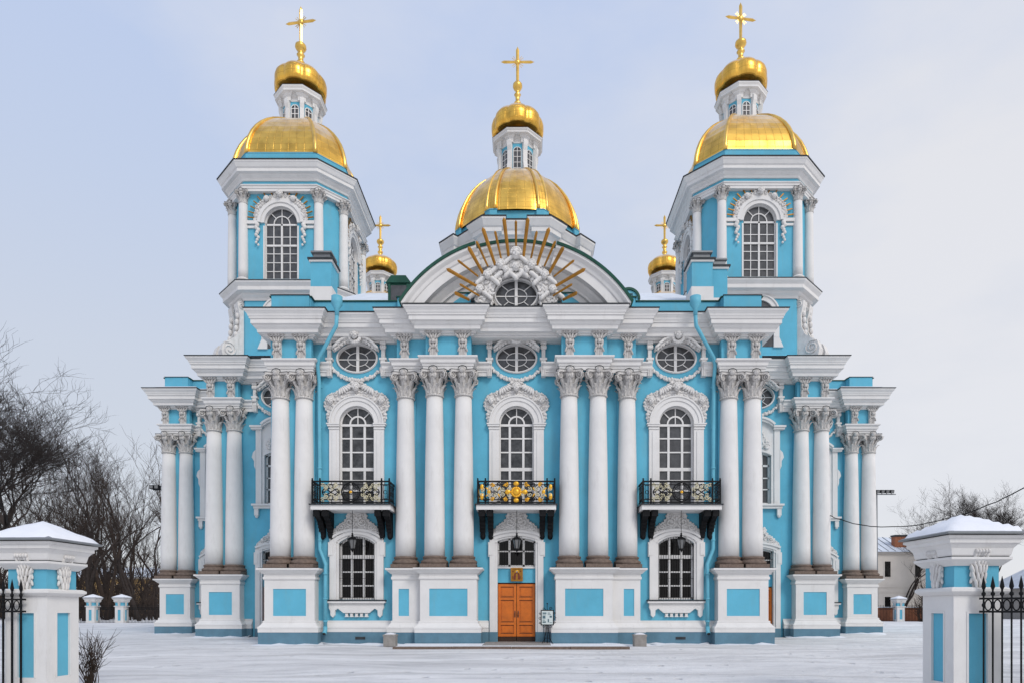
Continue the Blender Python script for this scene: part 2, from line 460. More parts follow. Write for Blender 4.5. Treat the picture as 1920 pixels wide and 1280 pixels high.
# ---------------------------------------------------------------- relief ornament
def inside(p, poly):
    x, z = p; r = False; j = len(poly) - 1
    for i in range(len(poly)):
        a, b = poly[i], poly[j]
        if (a[1] > z) != (b[1] > z) and x < (b[0] - a[0]) * (z - a[1]) / (b[1] - a[1] + 1e-12) + a[0]: r = not r
        j = i
    return r
def curl(mb, c, r, y, m, turns=1.6, d=1, th=.03, a0=0.0):
    pts = []; rad = []; k = 18
    for i in range(k + 1):
        t = i / k; a = a0 + d * turns * 2 * pi * t; q = r * (1 - .85 * t)
        pts.append((c[0] + q * cos(a), y - .05 * t, c[1] + q * sin(a))); rad.append(th * (1 - .4 * t))
    mb.tube(pts, rad, m, 5)
def head(mb, c, r, m):
    """small carved face with cheeks, nose, brow and hair curls"""
    x, y, z = c
    mb.ball((x, y, z), r, m, (.85, .9, 1.05), 10, 8)
    mb.ball((x, y - r * .9, z - r * .08), r * .22, m, (.7, 1, 1.3), 6, 5)
    for s in (-1, 1):
        mb.ball((x + s * r * .42, y - r * .6, z - r * .25), r * .34, m, (1, .8, 1), 6, 5)
        mb.ball((x + s * r * .35, y - r * .72, z + r * .3), r * .28, m, (1.2, .6, .5), 6, 5)
    mb.ball((x, y - r * .7, z - r * .62), r * .24, m, (1.2, .8, .6), 6, 5)
    for i in range(9):
        a = pi * (i / 8); mb.ball((x + cos(a) * r * .9, y - r * .2, z + r * .15 + sin(a) * r * .95), r * .3, m, (1, 1, 1), 6, 5)
def rocaille(mb, poly, y, n, seed, smin=.05, smax=.12, slab=.06, m=None, sym=None, th=.03):
    """modelled relief filling an outline: backing slab, leaf blades, bosses and scrolls"""
    m = m or STUCCO; rnd = random.Random(seed)
    mb.prism(poly, y - slab, y, m)
    xs = [p[0] for p in poly]; zs = [p[1] for p in poly]; k = 0; tries = 0
    while k < n and tries < n * 30:
        tries += 1
        p = (rnd.uniform(min(xs), max(xs)), rnd.uniform(min(zs), max(zs)))
        if sym is not None and p[0] < sym: continue
        if not inside(p, poly): continue
        k += 1
        s = rnd.uniform(smin, smax); a = rnd.uniform(0, pi); kind = rnd.random()
        for mir in ((0, 1) if sym is not None else (0,)):
            px = 2 * sym - p[0] if mir else p[0]; aa = pi - a if mir else a
            if kind < .62:
                rot = Matrix.Rotation(-aa, 3, 'Y') @ Matrix.Rotation(.5, 3, 'X')
                mb.ball((px, y - slab - s * .15, p[1]), s, m, (1.25, .7, .62), 8, 6, rot)
            elif kind < .8:
                mb.ball((px, y - slab - s * .2, p[1]), s * .75, m, (1, .8, 1), 7, 5)
            else:
                curl(mb, (px, p[1]), s * 1.25, y - slab - .02, m, 1.3, -1 if mir else 1, th * (s / .1), aa)
    # scalloped rim
    L_ = len(poly)
    for i in range(L_):
        a, b = poly[i], poly[(i + 1) % L_]; ln = sqrt((a[0] - b[0]) ** 2 + (a[1] - b[1]) ** 2); q = int(ln / (smax * 1.5))
        for j in range(q):
            t = (j + .5) / q; mb.ball((a[0] + (b[0] - a[0]) * t, y - slab * .7, a[1] + (b[1] - a[1]) * t), smax * rnd.uniform(.55, .8), m, (1, .8, 1), 6, 5)

def leaf(mb, base, ang, h, wd, m, out=.16, tilt=.05):
    """acanthus leaf standing on radius base, curling outwards at its tip"""
    r0, z0 = base; rows = []
    for i, (t, ww) in enumerate(((0, .8), (.3, 1), (.6, .95), (.85, .8), (1.0, .5), (.93, .2))):
        r = r0 + tilt * t + (out * max(0, t - .55) / .45 if i < 4 else out * (1.15 + .35 * (i - 4)))
        rows.append([(r - .02 * abs(k) ** 1, ww * wd / 2 * k, z0 + h * t) for k in (-1, -.5, 0, .5, 1)])
    vs = []
    for row in rows:
        for j, (r, tt, z) in enumerate(row):
            rr = r + (.03 if j == 2 else (.0 if j in (1, 3) else -.01))
            vs.append((rr * cos(ang) - tt * sin(ang), rr * sin(ang) + tt * cos(ang), z))
    fs = [(i * 5 + j, i * 5 + j + 1, i * 5 + 5 + j + 1, i * 5 + 5 + j) for i in range(len(rows) - 1) for j in range(4)]
    mb.add(vs, fs, m, False)

def capital_mb(r=.36, h=1.10):
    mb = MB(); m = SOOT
    mb.lathe([(r * .98, 0), (r * 1.12, .01), (r * 1.16, .05), (r * 1.1, .09), (r * .98, .1), (r * .98, h * .5), (r * 1.1, h * .75), (r * 1.42, h * .92)], m, 20)
    for i in range(8): leaf(mb, (r * 1.0, .1), i * pi / 4 + pi / 8, h * .36, r * .78, m, .11)
    for i in range(8): leaf(mb, (r * 1.0, .12), i * pi / 4, h * .62, r * .72, m, .15)
    ab = r * 1.72
    for i in range(4):
        a = pi / 4 + i * pi / 2; c = (cos(a), sin(a)); R = r * 1.86
        # volute: a scroll standing on the diagonal
        for s in (-1, 1):
            pts = []; rad = []
            for k in range(20):
                t = k / 19; q = .17 * (1 - .8 * t) * h; aa = pi * .5 + t * 3.4 * pi
                u = R + q * cos(aa) - .02; z = h * .80 + q * sin(aa)
                off = s * .05
                pts.append((c[0] * u - c[1] * off, c[1] * u + c[0] * off, z)); rad.append(.045 * (1 - .4 * t))
            mb.tube(pts, rad, m, 5)
        mb.ball((c[0] * R, c[1] * R, h * .8), .07, m, (1, 1, 1), 6, 5)
        leaf(mb, (r * 1.05, h * .45), a, h * .38, r * .5, m, .30)
    # concave abacus
    P = []
    for i in range(4):
        a = pi / 4 + i * pi / 2; b = a + pi / 2
        p = Vector((cos(a), sin(a))) * ab * 1.28; q = Vector((cos(b), sin(b))) * ab * 1.28
        tn = (q - p).normalized(); P.append(p + tn * .09)
        mid = (p + q) / 2 * .84
        for t in (.25, .5, .75):
            s = 1 - (2 * t - 1) ** 2; P.append((p + (q - p) * t) * (1 - .14 * s))
        P.append(q - tn * .09)
    mb.zprism([(p.x, p.y) for p in P], h * .90, h * .985, m)
    mb.zprism([(p.x * 1.03, p.y * 1.03) for p in P], h * .985, h * 1.0, FLASH)
    for a in (-pi / 2, 0, pi / 2, pi):
        c = (cos(a), sin(a)); R = ab * .86
        mb.ball((c[0] * R, c[1] * R, h * .95), .13 * h, m, (1, 1, 1), 9, 7)
        for k in range(3): mb.ball((c[0] * R * .93 + (-c[1]) * .09 * (k - 1), c[1] * R * .93 + c[0] * .09 * (k - 1), h * .76), .085 * h, m, (1, 1, 1.4), 6, 5)
        pts = []
        for k in range(9):
            t = pi * k / 8; o = cos(t) * .17 * h; z = h * 1.0 + sin(t) * .12 * h
            pts.append((c[0] * R * 1.04 - c[1] * o, c[1] * R * 1.04 + c[0] * o, z))
        mb.tube(pts, .018, FLASH, 4)
    return mb

def shaft_prof(r0, r1, z0, z1):
    out = []
    for i in range(9):
        t = i / 8; out.append((r0 + (r1 - r0) * (t ** 1.7), z0 + (z1 - z0) * t))
    return out
CAP_ME = BASE_ME = SHAFT_ME = None
def column(x, y, parent, zb=3.38):
    """column part: shaft mesh at its base, capital and base as sub-parts"""
    global CAP_ME, BASE_ME, SHAFT_ME
    if SHAFT_ME is None:
        s = MB(); s.lathe(shaft_prof(.45, .355, .50, 7.47), WHITE, 28)
        o = s.build('column', parent); SHAFT_ME = o.data
        c = capital_mb().build('capital', o); CAP_ME = c.data
        b = MB(); b.box(-.57, .57, -.57, .57, 0, .16, GRANITE)
        b.lathe([(.56, .16), (.60, .20), (.60, .28), (.54, .33), (.49, .36), (.49, .40), (.52, .42), (.52, .49), (.46, .51)], GRANITE, 28)
        bo = b.build('base', o); BASE_ME = bo.data
    else:
        o = bpy.data.objects.new('column', SHAFT_ME); COL.objects.link(o); o.parent = parent
        c = bpy.data.objects.new('capital', CAP_ME); COL.objects.link(c); c.parent = o
        b = bpy.data.objects.new('base', BASE_ME); COL.objects.link(b); b.parent = o
    c.location = (0, 0, 7.46)
    o.location = (x, y, zb)
    return o

# ================================================================= GROUND
def ground():
    n = 150; xs = []; ys = []
    def sgn(t, k=2.6): return math.copysign(abs(t) ** k, t)
    for i in range(n + 1): xs.append(sgn(2 * i / n - 1) * 900)
    ys = [-60 + 0.0] + [2 + 68 * i / 170 for i in range(171)] + [80, 100, 130, 180, 260, 400, 700, 1300]
    xs = [-900, -500, -300, -200, -140, -100] + [-70 + 140 * i / 240 for i in range(241)] + [100, 140, 200, 300, 500, 900]
    rnd = random.Random(3); ph = [(rnd.uniform(.2, 1.4), rnd.uniform(.3, 1.8), rnd.uniform(0, 6), rnd.uniform(.004, .012)) for _ in range(14)]
    def hz(x, y):
        t = min(1, max(0, (y - 29.5) / 4)); z = .1 * t * t * (3 - 2 * t)
        if 3 < y < 68 and abs(x) < 68:
            z += sum(a * sin(p * x + q * y + f) for p, q, f, a in ph) * min(1, (y - 3) / 3)
        return z
    vs = [(x, y, hz(x, y)) for y in ys for x in xs]; w_ = len(xs)
    fs = [(j * w_ + i, j * w_ + i + 1, (j + 1) * w_ + i + 1, (j + 1) * w_ + i) for j in range(len(ys) - 1) for i in range(w_ - 1)]
    mb = MB(); mb.add(vs, fs, SNOW, True)
    tag(mb.build('ground'), 'trampled snow covering the cathedral yard', None, None, 'structure')
ground()
# stone landing in front of the door
mb = MB()
for i in range(4):
    x0 = -4.85 + i * 2.33
    mb.box(x0, x0 + 2.31, 25.5, 25.85, -.1, .085 + .004 * (i % 2), GRANITE)
mb.box(-4.8, 4.42, 25.86, 28.0, -.1, .095, SNOWC)
mb.box(-1.4, 1.4, 26.4, 29.4, -.1, .115, STONE)
tag(mb.build('landing'), 'low snowy stone landing before the wooden door', None, None, 'structure')

# ================================================================= CATHEDRAL
CATH = empty('cathedral', (0, 0, 0), 'sky blue and white baroque cathedral with gold domes and paired white columns', 'cathedral')

def mirror_path(half):            # half: centre -> right/back ; returns full path left/back -> right/back
    left = [(-x, y) for x, y in reversed(half)]
    if abs(half[0][0]) < 1e-6: left = left[:-1]
    return left + half

E_HALF = [(0, 28.95), (1.87, 28.95), (1.87, 28.2), (4.04, 28.2), (4.04, 28.55), (5.36, 28.55), (5.36, 28.95), (8.93, 28.95),
          (8.93, 28.55), (10.92, 28.55), (10.92, 34.15), (14.45, 34.15), (14.45, 33.75), (16.15, 33.75), (16.15, 38.95), (19.45, 38.95),
          (19.45, 38.55), (21.15, 38.55), (21.15, 63)]
W1, W2, W3 = 29.15, 34.35, 39.15

# ---- main walls with window openings
BAYS = []                       # (xc, wall y, upper kind, lower kind, x0, x1)
BAYS.append((0.0, W1, 'arch', 'door', -1.87, 1.87))
for s in (-1, 1): BAYS.append((7.14 * s, W1, 'arch', 'window', *sorted((4.5 * s, 9.6 * s))))
for s in (-1, 1): BAYS.append((12.62 * s, W2, 'hood', 'door', *sorted((10.9 * s, 15.0 * s))))
for s in (-1, 1): BAYS.append((17.95 * s, W3, 'hood', 'window', *sorted((16.2 * s, 20.0 * s))))
def bay_ops(xc, up, lo):
    ops = []
    if lo == 'door': ops.append((xc, .85, lambda x: 0.1, arch_op(xc, .85, 0, 4.60, .17)[3]))
    else: ops.append(arch_op(xc, .80, 2.0, 4.5, .33))
    if up == 'arch': ops.append(arch_op(xc, .78, 6.1, 9.86, .78))
    else: ops.append(arch_op(xc, .72, 7.12, 9.66, .22))
    ops.append(oval_op(xc, .86, 12.78, .60))
    return ops
mb = MB()
for xc, y, up, lo, x0, x1 in BAYS:
    mb.wall(x0, x1, 0, 13.9, y, bay_ops(xc, up, lo), .30, BLUE)
for s in (-1, 1):
    for a, b, y in ((1.87, 4.5, W1), (9.6, 10.95, W1), (15.0, 16.25, W2), (20.0, 21.3, W3)):
        mb.wall(*sorted((a * s, b * s)), 0, 13.9, y, [], .3, BLUE)
    for x, y0, y1 in ((10.95, W1, W2), (16.25, W2, W3), (21.3, W3, 63)):
        mb.add([(x * s, y0, 0), (x * s, y1, 0), (x * s, y1, 13.9), (x * s, y0, 13.9)], [(0, 1, 2, 3)], BLUE)
    # piers behind the columns
    for a, b, y0, y1 in ((1.95, 3.97, 28.78, W1), (4.5, 5.3, 29.03, W1), (9.0, 10.94, 29.0, W1), (14.5, 16.24, 34.2, W2), (19.5, 21.29, 39.0, W3)):
        mb.box(*sorted((a * s, b * s)), y0, y1 - .004, 3.30, 11.95, BLUE)
mb.add([(-21.3, 63, 0), (21.3, 63, 0), (21.3, 63, 13.9), (-21.3, 63, 13.9)], [(0, 1, 2, 3)], BLUE)
mb.build('wall', CATH)

# ---- plinth and base course
G_PIECES = [[(1.24, 29.15), (1.72, 29.15), (1.72, 28.25), (4.18, 28.25), (4.18, 28.6), (5.45, 28.6), (5.45, 29.15), (8.87, 29.15), (8.87, 28.6),
             (11.08, 28.6), (11.08, 34.35), (11.45, 34.35)],
            [(13.98, 34.35), (14.45, 34.35), (14.45, 33.8), (16.45, 33.8), (16.45, 39.15), (19.5, 39.15), (19.5, 38.6), (21.3, 38.6), (21.3, 63)]]
pl = MB(); bs = MB()
for s in (-1, 1):
    for pc in G_PIECES:
        p = pc if s > 0 else [(-x, y) for x, y in reversed(pc)]
        pl.sweep(p, [(-.1, -.3), (.20, -.3), (.20, .55), (-.1, .55)], PLINTH)
        bs.sweep(p, [(-.1, .552), (.21, .552), (.21, .70), (.225, .72), (.225, .78), (.17, .82), (.09, .93), (.06, .96), (.06, 1.04), (.03, 1.06), (-.1, 1.06)], WHITE)
for x in (-6.95, 7.3): pl.box(x - .22, x + .22, 28.935, 28.96, .22, .34, FLASH)
pl.build('plinth', CATH); bs.build('base_course', CATH)

# snow banked against the foot of the walls
rs = random.Random(12)
for s in (-1, 1):
    for pc in G_PIECES:
        pts = []
        for (xa, ya), (xb, yb) in zip(pc[:-1], pc[1:]):
            n = max(1, int((abs(xa - xb) + abs(ya - yb)) / .35))
            pts += [(xa + (xb - xa) * i / n, ya + (yb - ya) * i / n) for i in range(n)]
        pts.append(pc[-1])
        pts = [(x - 0.4, y) for x, y in pts] if False else pts
        mb = MB(); nn_ = len(pts); vs = []
        for i, (x, y) in enumerate(pts):
            a = Vector(pts[max(i - 1, 0)]); b = Vector(pts[min(i + 1, nn_ - 1)]); d = (b - a).normalized(); nr = Vector((d.y, -d.x))
            h = .03 + .09 * rs.random() ** 2; wd = .25 + .35 * rs.random(); g = .1 * min(1, max(0, (y - 29.5) / 4))
            for o, z in ((.05, h), (.24, h), (.24 + wd * .5, h * .45), (.24 + wd, -.03)): vs.append(((x + nr.x * o) * s, y + nr.y * o, g + z))
        mb.add(vs, [(i * 4 + j, i * 4 + 4 + j, i * 4 + 5 + j, i * 4 + 1 + j) for i in range(nn_ - 1) for j in range(3)], SNOWC, True)
        tag(mb.build('snow_bank'), 'low bank of snow along the foot of the walls', None, None, 'structure')
# ---- pedestals
PED_CAP = [(-.1, 2.86), (.03, 2.86), (.05, 2.90), (.05, 2.98), (.02, 3.0), (.02, 3.10), (.08, 3.13), (.20, 3.25), (.27, 3.29), (.27, 3.36), (-.2, 3.385)]
def pedestal(x0, x1, y0, y1, parent, px0, px1, lsd=True, rsd=True):
    mb = MB(); e_ = .03
    mb.box(x0 + e_, x1 - e_, y0 + e_, y1, 1.05, 3.3, BLUE)
    def frame_front():
        mb.box(x0, px0, y0, y0 + e_ + .002, 1.05, 2.87, WHITE); mb.box(px1, x1, y0, y0 + e_ + .002, 1.05, 2.87, WHITE)
        mb.box(px0, px1, y0 + .001, y0 + e_ + .002, 1.05, 1.27, WHITE); mb.box(px0, px1, y0 + .001, y0 + e_ + .002, 2.46, 2.87, WHITE)
    frame_front()
    ln = y1 - y0; q0, q1 = y0 + ln * .35, y0 + ln * .62
    for xs in ((x0, x0 + e_ + .002), (x1 - e_ - .002, x1)):
        a, b = xs
        mb.box(a, b, y0 + e_ + .004, q0, 1.05, 2.87, WHITE); mb.box(a, b, q1, y1, 1.05, 2.87, WHITE)
        mb.box(a + .001, b - .001, q0, q1, 1.05, 1.27, WHITE); mb.box(a + .001, b - .001, q0, q1, 2.46, 2.87, WHITE)
    mb.sweep([(x0, y1), (x0, y0), (x1, y0), (x1, y1)], PED_CAP, WHITE)
    mb.box(x0 - .2, x1 + .2, y0 - .2, y1, 3.37, 3.384, FLASH)
    return mb.build('pedestal', parent)
for s in (-1, 1):
    def P(a, b, y0, y1, m0, m1):
        x0, x1 = sorted((a * s, b * s)); p0, p1 = sorted((m0 * s, m1 * s)); pedestal(x0, x1, y0, y1, CATH, p0, p1)
    P(1.72, 4.18, 28.25, 29.14, 2.12, 3.78)
    P(4.20, 5.45, 28.6, 29.14, 4.72, 5.18)
    P(8.87, 11.08, 28.6, 30.6, 9.25, 10.70)
    P(14.45, 16.45, 33.8, 35.6, 14.85, 16.05)
    P(19.5, 21.3, 38.6, 40.4, 19.86, 20.94)
    for x, y in ((2.32, 28.6), (3.59, 28.6), (4.92, 28.93), (9.44, 28.95), (10.49, 28.95), (14.87, 34.15), (15.93, 34.15), (19.90, 38.95), (20.93, 38.95),
                 (10.55, 30.15), (16.0, 35.35), (20.98, 40.1)):
        column(x * s, y, CATH)

# ---- entablature: architrave shelf in pieces, attic body, main cornice, parapet
SHELF = [(-.1, 11.94), (.0, 11.94), (.0, 12.10), (.035, 12.11), (.035, 12.19), (.07, 12.20), (.10, 12.25), (.11, 12.38), (.17, 12.41), (.20, 12.44), (.20, 12.50), (-.2, 12.52)]
E_PIECES = [[(1.18, 28.95)] + E_HALF[1:7] + [(5.98, 28.95)], [(8.30, 28.95)] + E_HALF[8 - 1:11] + [(11.55, 34.15)],
            [(13.90, 34.15)] + E_HALF[11:15] + [(16.80, 38.95)], [(19.1, 38.95)] + E_HALF[15:]]
for s in (-1, 1):
    for pc in E_PIECES:
        p = pc if s > 0 else [(-x, y) for x, y in reversed(pc)]
        sh = MB(); sh.sweep(p, SHELF, WHITE); sh.build('architrave', CATH)
    for pc in ([E_HALF[1], E_HALF[2], E_HALF[3], E_HALF[4], E_HALF[5], E_HALF[6]], E_HALF[7:11], E_HALF[11:15], E_HALF[15:]):
        q = [pc[0]] + list(pc[1:]);
        p = q if s > 0 else [(-x, y) for x, y in reversed(q)]
        at = MB(); at.sweep(p, [(-.3, 11.96), (-.10, 11.96), (-.10, 13.75), (-.3, 13.75)], BLUE); at.build('attic', CATH)
CORN = [(-.75, 13.41), (.03, 13.40), (.03, 13.46), (.13, 13.47), (.13, 13.54), (.32, 13.56), (.34, 13.70), (.38, 13.72), (.43, 13.77), (.44, 13.84), (.53, 13.86), (.53, 14.05), (.58, 14.06), (.58, 14.12),
        (.61, 14.14), (.64, 14.22), (.71, 14.31), (.74, 14.34), (.74, 14.41)]
C_HALF = [(0, 28.45), (1.87, 28.45)] + E_HALF[2:]
FULL = mirror_path(C_HALF)
mb = MB(); mb.sweep(FULL, CORN + [(-.4, 14.43)], WHITE); mb.build('cornice', CATH)
mb = MB(); mb.sweep(FULL, [(.60, 14.415), (.775, 14.415), (.785, 14.45), (-.35, 14.56), (-.4, 14.42)], FLASH); mb.build('flashing', CATH)
for name_, prof_, m_ in (('parapet', [(-.3, 14.4), (-.12, 14.4), (-.12, 15.26), (-.6, 15.26)], BLUE), ('parapet_cap', [(-.65, 15.265), (-.06, 15.265), (-.06, 15.31), (-.65, 15.36)], GREEN)):
    for pc in (mirror_path(E_HALF[:11]), E_HALF[14:], [(-x, y) for x, y in reversed(E_HALF[14:])]):
        mb = MB(); mb.sweep(pc, prof_, m_); mb.build(name_, CATH)
# raised parapet blocks over the outer pairs
for s in (-1, 1):
    for a, b, y in ((9.1, 10.75, 28.75), (19.6, 20.95, 38.75)):
        mb = MB(); x0, x1 = sorted((a * s, b * s)); mb.box(x0, x1, y - .20, y + 1.6, 14.45, 15.30, BLUE); mb.box(x0 - .03, x1 + .03, y - .24, y + 1.7, 15.30, 15.33, FLASH)
        mb.build('parapet_block', CATH)

for s in (-1, 1):
    mb = MB(); pc = E_HALF[14:18]; pc = pc if s > 0 else [(-x, y) for x, y in reversed(pc)]
    mb.sweep(pc, [(-.1, 14.50), (.70, 14.46), (.72, 14.50), (.62, 14.55), (-.1, 14.62)], SNOWC); mb.build('ledge_snow', CATH)
# ---- carved consoles of the attic
def console_mb():
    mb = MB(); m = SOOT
    mb.box(-.17, .17, -.10, .02, 0, 1.02, WHITE)
    for k in range(4): mb.box(-.14 + k * .075, -.10 + k * .075, -.13, -.09, .03, .44, m)
    for t, a in ((.44, -.5), (.44, 0), (.44, .5)):
        rot = Matrix.Rotation(a, 3, 'Y'); mb.ball((a * .22, -.14, .46), .12, m, (.5, .5, 1.1), 7, 5, rot)
    mb.ball((0, -.2, .62), .10, m, (1, .9, 1), 8, 6)
    for s in (-1, 1):
        mb.ball((s * .13, -.14, .62), .09, m, (.8, .7, 1.3), 7, 5)
        mb.ball((s * .16, -.13, .30), .09, m, (.5, .7, 1.5), 7, 5, Matrix.Rotation(-s * .4, 3, 'Y'))
    for a in (-.75, -.35, 0, .35, .75):
        rot = Matrix.Rotation(a, 3, 'Y'); mb.ball((a * .32, -.16, .86), .16, m, (.38, .5, 1.15), 7, 5, rot)
        mb.ball((a * .42, -.22, 1.02), .075, m, (1, 1, .8), 7, 5)
    mb.box(-.26, .26, -.2, .0, 1.06, 1.12, m)
    return mb
con0 = None
for s in (-1, 1):
    for x, y in ((2.32, 28.28), (3.59, 28.28), (4.90, 28.63), (9.44, 28.63), (10.49, 28.63), (14.87, 33.83), (15.93, 33.83), (19.90, 38.63), (20.93, 38.63)):
        if con0 is None: con0 = console_mb().build('console', CATH); c = con0
        else: c = con0.copy(); COL.objects.link(c)
        c.location = (x * s, y, 12.51)

# ---- windows
def ring_pts(outer, inner): return outer + inner[::-1]
def arc_xz(cx, cz, r, a0, a1, n=24): return [(cx + r * cos(a0 + (a1 - a0) * i / n), cz + r * sin(a0 + (a1 - a0) * i / n)) for i in range(n + 1)]
def arch_band(mb, xc, zs, r0, r1, y0, y1, m, n=28):
    """semicircular band r0..r1 above zs"""
    for i in range(n):
        a, b = pi * i / n, pi * (i + 1) / n
        q = [(xc + r * cos(t), zs + r * sin(t)) for r, t in ((r0, a), (r1, a), (r1, b), (r0, b))]
        vs = [(x, y0, z) for x, z in q] + [(x, y1, z) for x, z in q]
        mb.add(vs, [(0, 1, 2, 3), (4, 7, 6, 5), (1, 5, 6, 2), (0, 3, 7, 4)] + ([(0, 4, 5, 1)] if i == 0 else []) + ([(3, 2, 6, 7)] if i == n - 1 else []), m)
def seg_band(mb, xc, hw, zs, rise, t, y0, y1, m, n=18):
    """segmental band of thickness t lying on the arc (hw, rise) above zs"""
    R = (hw * hw + rise * rise) / (2 * rise); zc = zs + rise - R; A = math.asin(min(1, hw / R))
    for i in range(n):
        a, b = -A + 2 * A * i / n, -A + 2 * A * (i + 1) / n
        q = [(xc + r * sin(u), zc + r * cos(u)) for r, u in ((R, a), (R + t, a), (R + t, b), (R, b))]
        vs = [(x, y0, z) for x, z in q] + [(x, y1, z) for x, z in q]
        mb.add(vs, [(0, 1, 2, 3), (4, 7, 6, 5), (1, 5, 6, 2), (0, 3, 7, 4), (0, 4, 5, 1), (3, 2, 6, 7)], m)

def pane(op, y, m, parent, name='pane'):
    mb = MB(); L_ = outline(op); mb.add([(x, y, z) for x, z in L_], [tuple(range(len(L_)))], m)
    return mb.build(name, parent)

def upper_arch_window(xc, y, glass):
    op = arch_op(xc, .78, 6.1, 9.86, .78)
    mb = MB()
    for s in (-1, 1):
        mb.box(*sorted((xc + s * .78, xc + s * 1.22)), y - .12, y + .02, 6.1, 9.72, WHITE)
        mb.box(*sorted((xc + s * .90, xc + s * 1.08)), y - .15, y - .118, 6.3, 9.5, WHITE)
        mb.box(*sorted((xc + s * .76, xc + s * 1.29)), y - .19, y + .02, 9.72, 9.80, WHITE)
        mb.box(*sorted((xc + s * .77, xc + s * 1.25)), y - .16, y + .02, 9.60, 9.66, WHITE)
        mb.box(*sorted((xc + s * .75, xc + s * 1.33)), y - .22, y + .02, 9.802, 9.86, WHITE)
    arch_band(mb, xc, 9.862, .78, 1.0, y - .12, y + .02, WHITE); arch_band(mb, xc, 9.862, 1.0, 1.16, y - .16, y + .02, WHITE); arch_band(mb, xc, 9.862, 1.16, 1.22, y - .20, y + .02, WHITE)
    wd = mb.build('window', CATH)
    sa = MB(); yy = y + .16
    def bar(x0, x1, z0, z1, d=.05): sa.box(xc + x0, xc + x1, yy - d, yy + .03, z0, z1, WHITE)
    bar(-.78, -.71, 6.1, 9.84); bar(.71, .78, 6.1, 9.84)
    for x in (-.305, .305): bar(x - .05, x + .05, 6.1, 9.79, .04)
    for z, t in ((6.9, .035), (7.35, .03), (7.85, .075), (8.62, .03), (9.24, .03)): bar(-.72, .72, z - t, z + t, .045 if t > .05 else .03)
    bar(-.78, .78, 9.78, 9.88, .06)
    arch_band(sa, xc, 9.88, .71, .78, yy - .05, yy + .03, WHITE); arch_band(sa, xc, 9.88, .31, .38, yy - .045, yy + .03, WHITE)
    for a in (pi / 4, pi / 2, 3 * pi / 4):
        r0 = .0 if abs(a - pi / 2) < .1 else .37
        sa.obox((xc + r0 * cos(a), yy - .015, 9.88 + r0 * sin(a)), (xc + .73 * cos(a), yy - .015, 9.88 + .73 * sin(a)), .04, .05, WHITE)
    sa.build('sash', wd)
    pane(op, y + .18, glass, wd)
    # rocaille hood with three faces
    oc = MB()
    half = [(1.24, .05), (1.34, .30), (1.30, .52), (1.44, .72), (1.42, 1.0), (1.22, 1.30), (1.0, 1.36), (.78, 1.48), (.52, 1.54), (.33, 1.78), (.14, 1.92), (0, 1.95)]
    z0 = 9.86
    L_ = [(xc + x, z0 + z) for x, z in half] + [(xc - x, z0 + z) for x, z in reversed(half[:-1])]
    L_ += [(xc - 1.23 * cos(t), z0 + 1.23 * sin(t)) for t in [pi * i / 20 for i in range(21)]]
    rocaille(oc, L_, y + .005, 95, 11, .035, .085, .12, sym=xc)
    head(oc, (xc, y - .24, z0 + 1.56), .17, STUCCO)
    for s in (-1, 1):
        head(oc, (xc + s * 1.13, y - .2, z0 + .98), .145, STUCCO)
        for k in range(6):
            a = .35 + k * .16; rot = Matrix.Rotation(-s * (.3 + k * .25), 3, 'Y')
            oc.ball((xc + s * (.28 + k * .09), y - .2, z0 + 1.62 - k * .05), .13, STUCCO, (1.3, .5, .45), 7, 5, rot)
    oc.build('ornament', wd)
    return wd

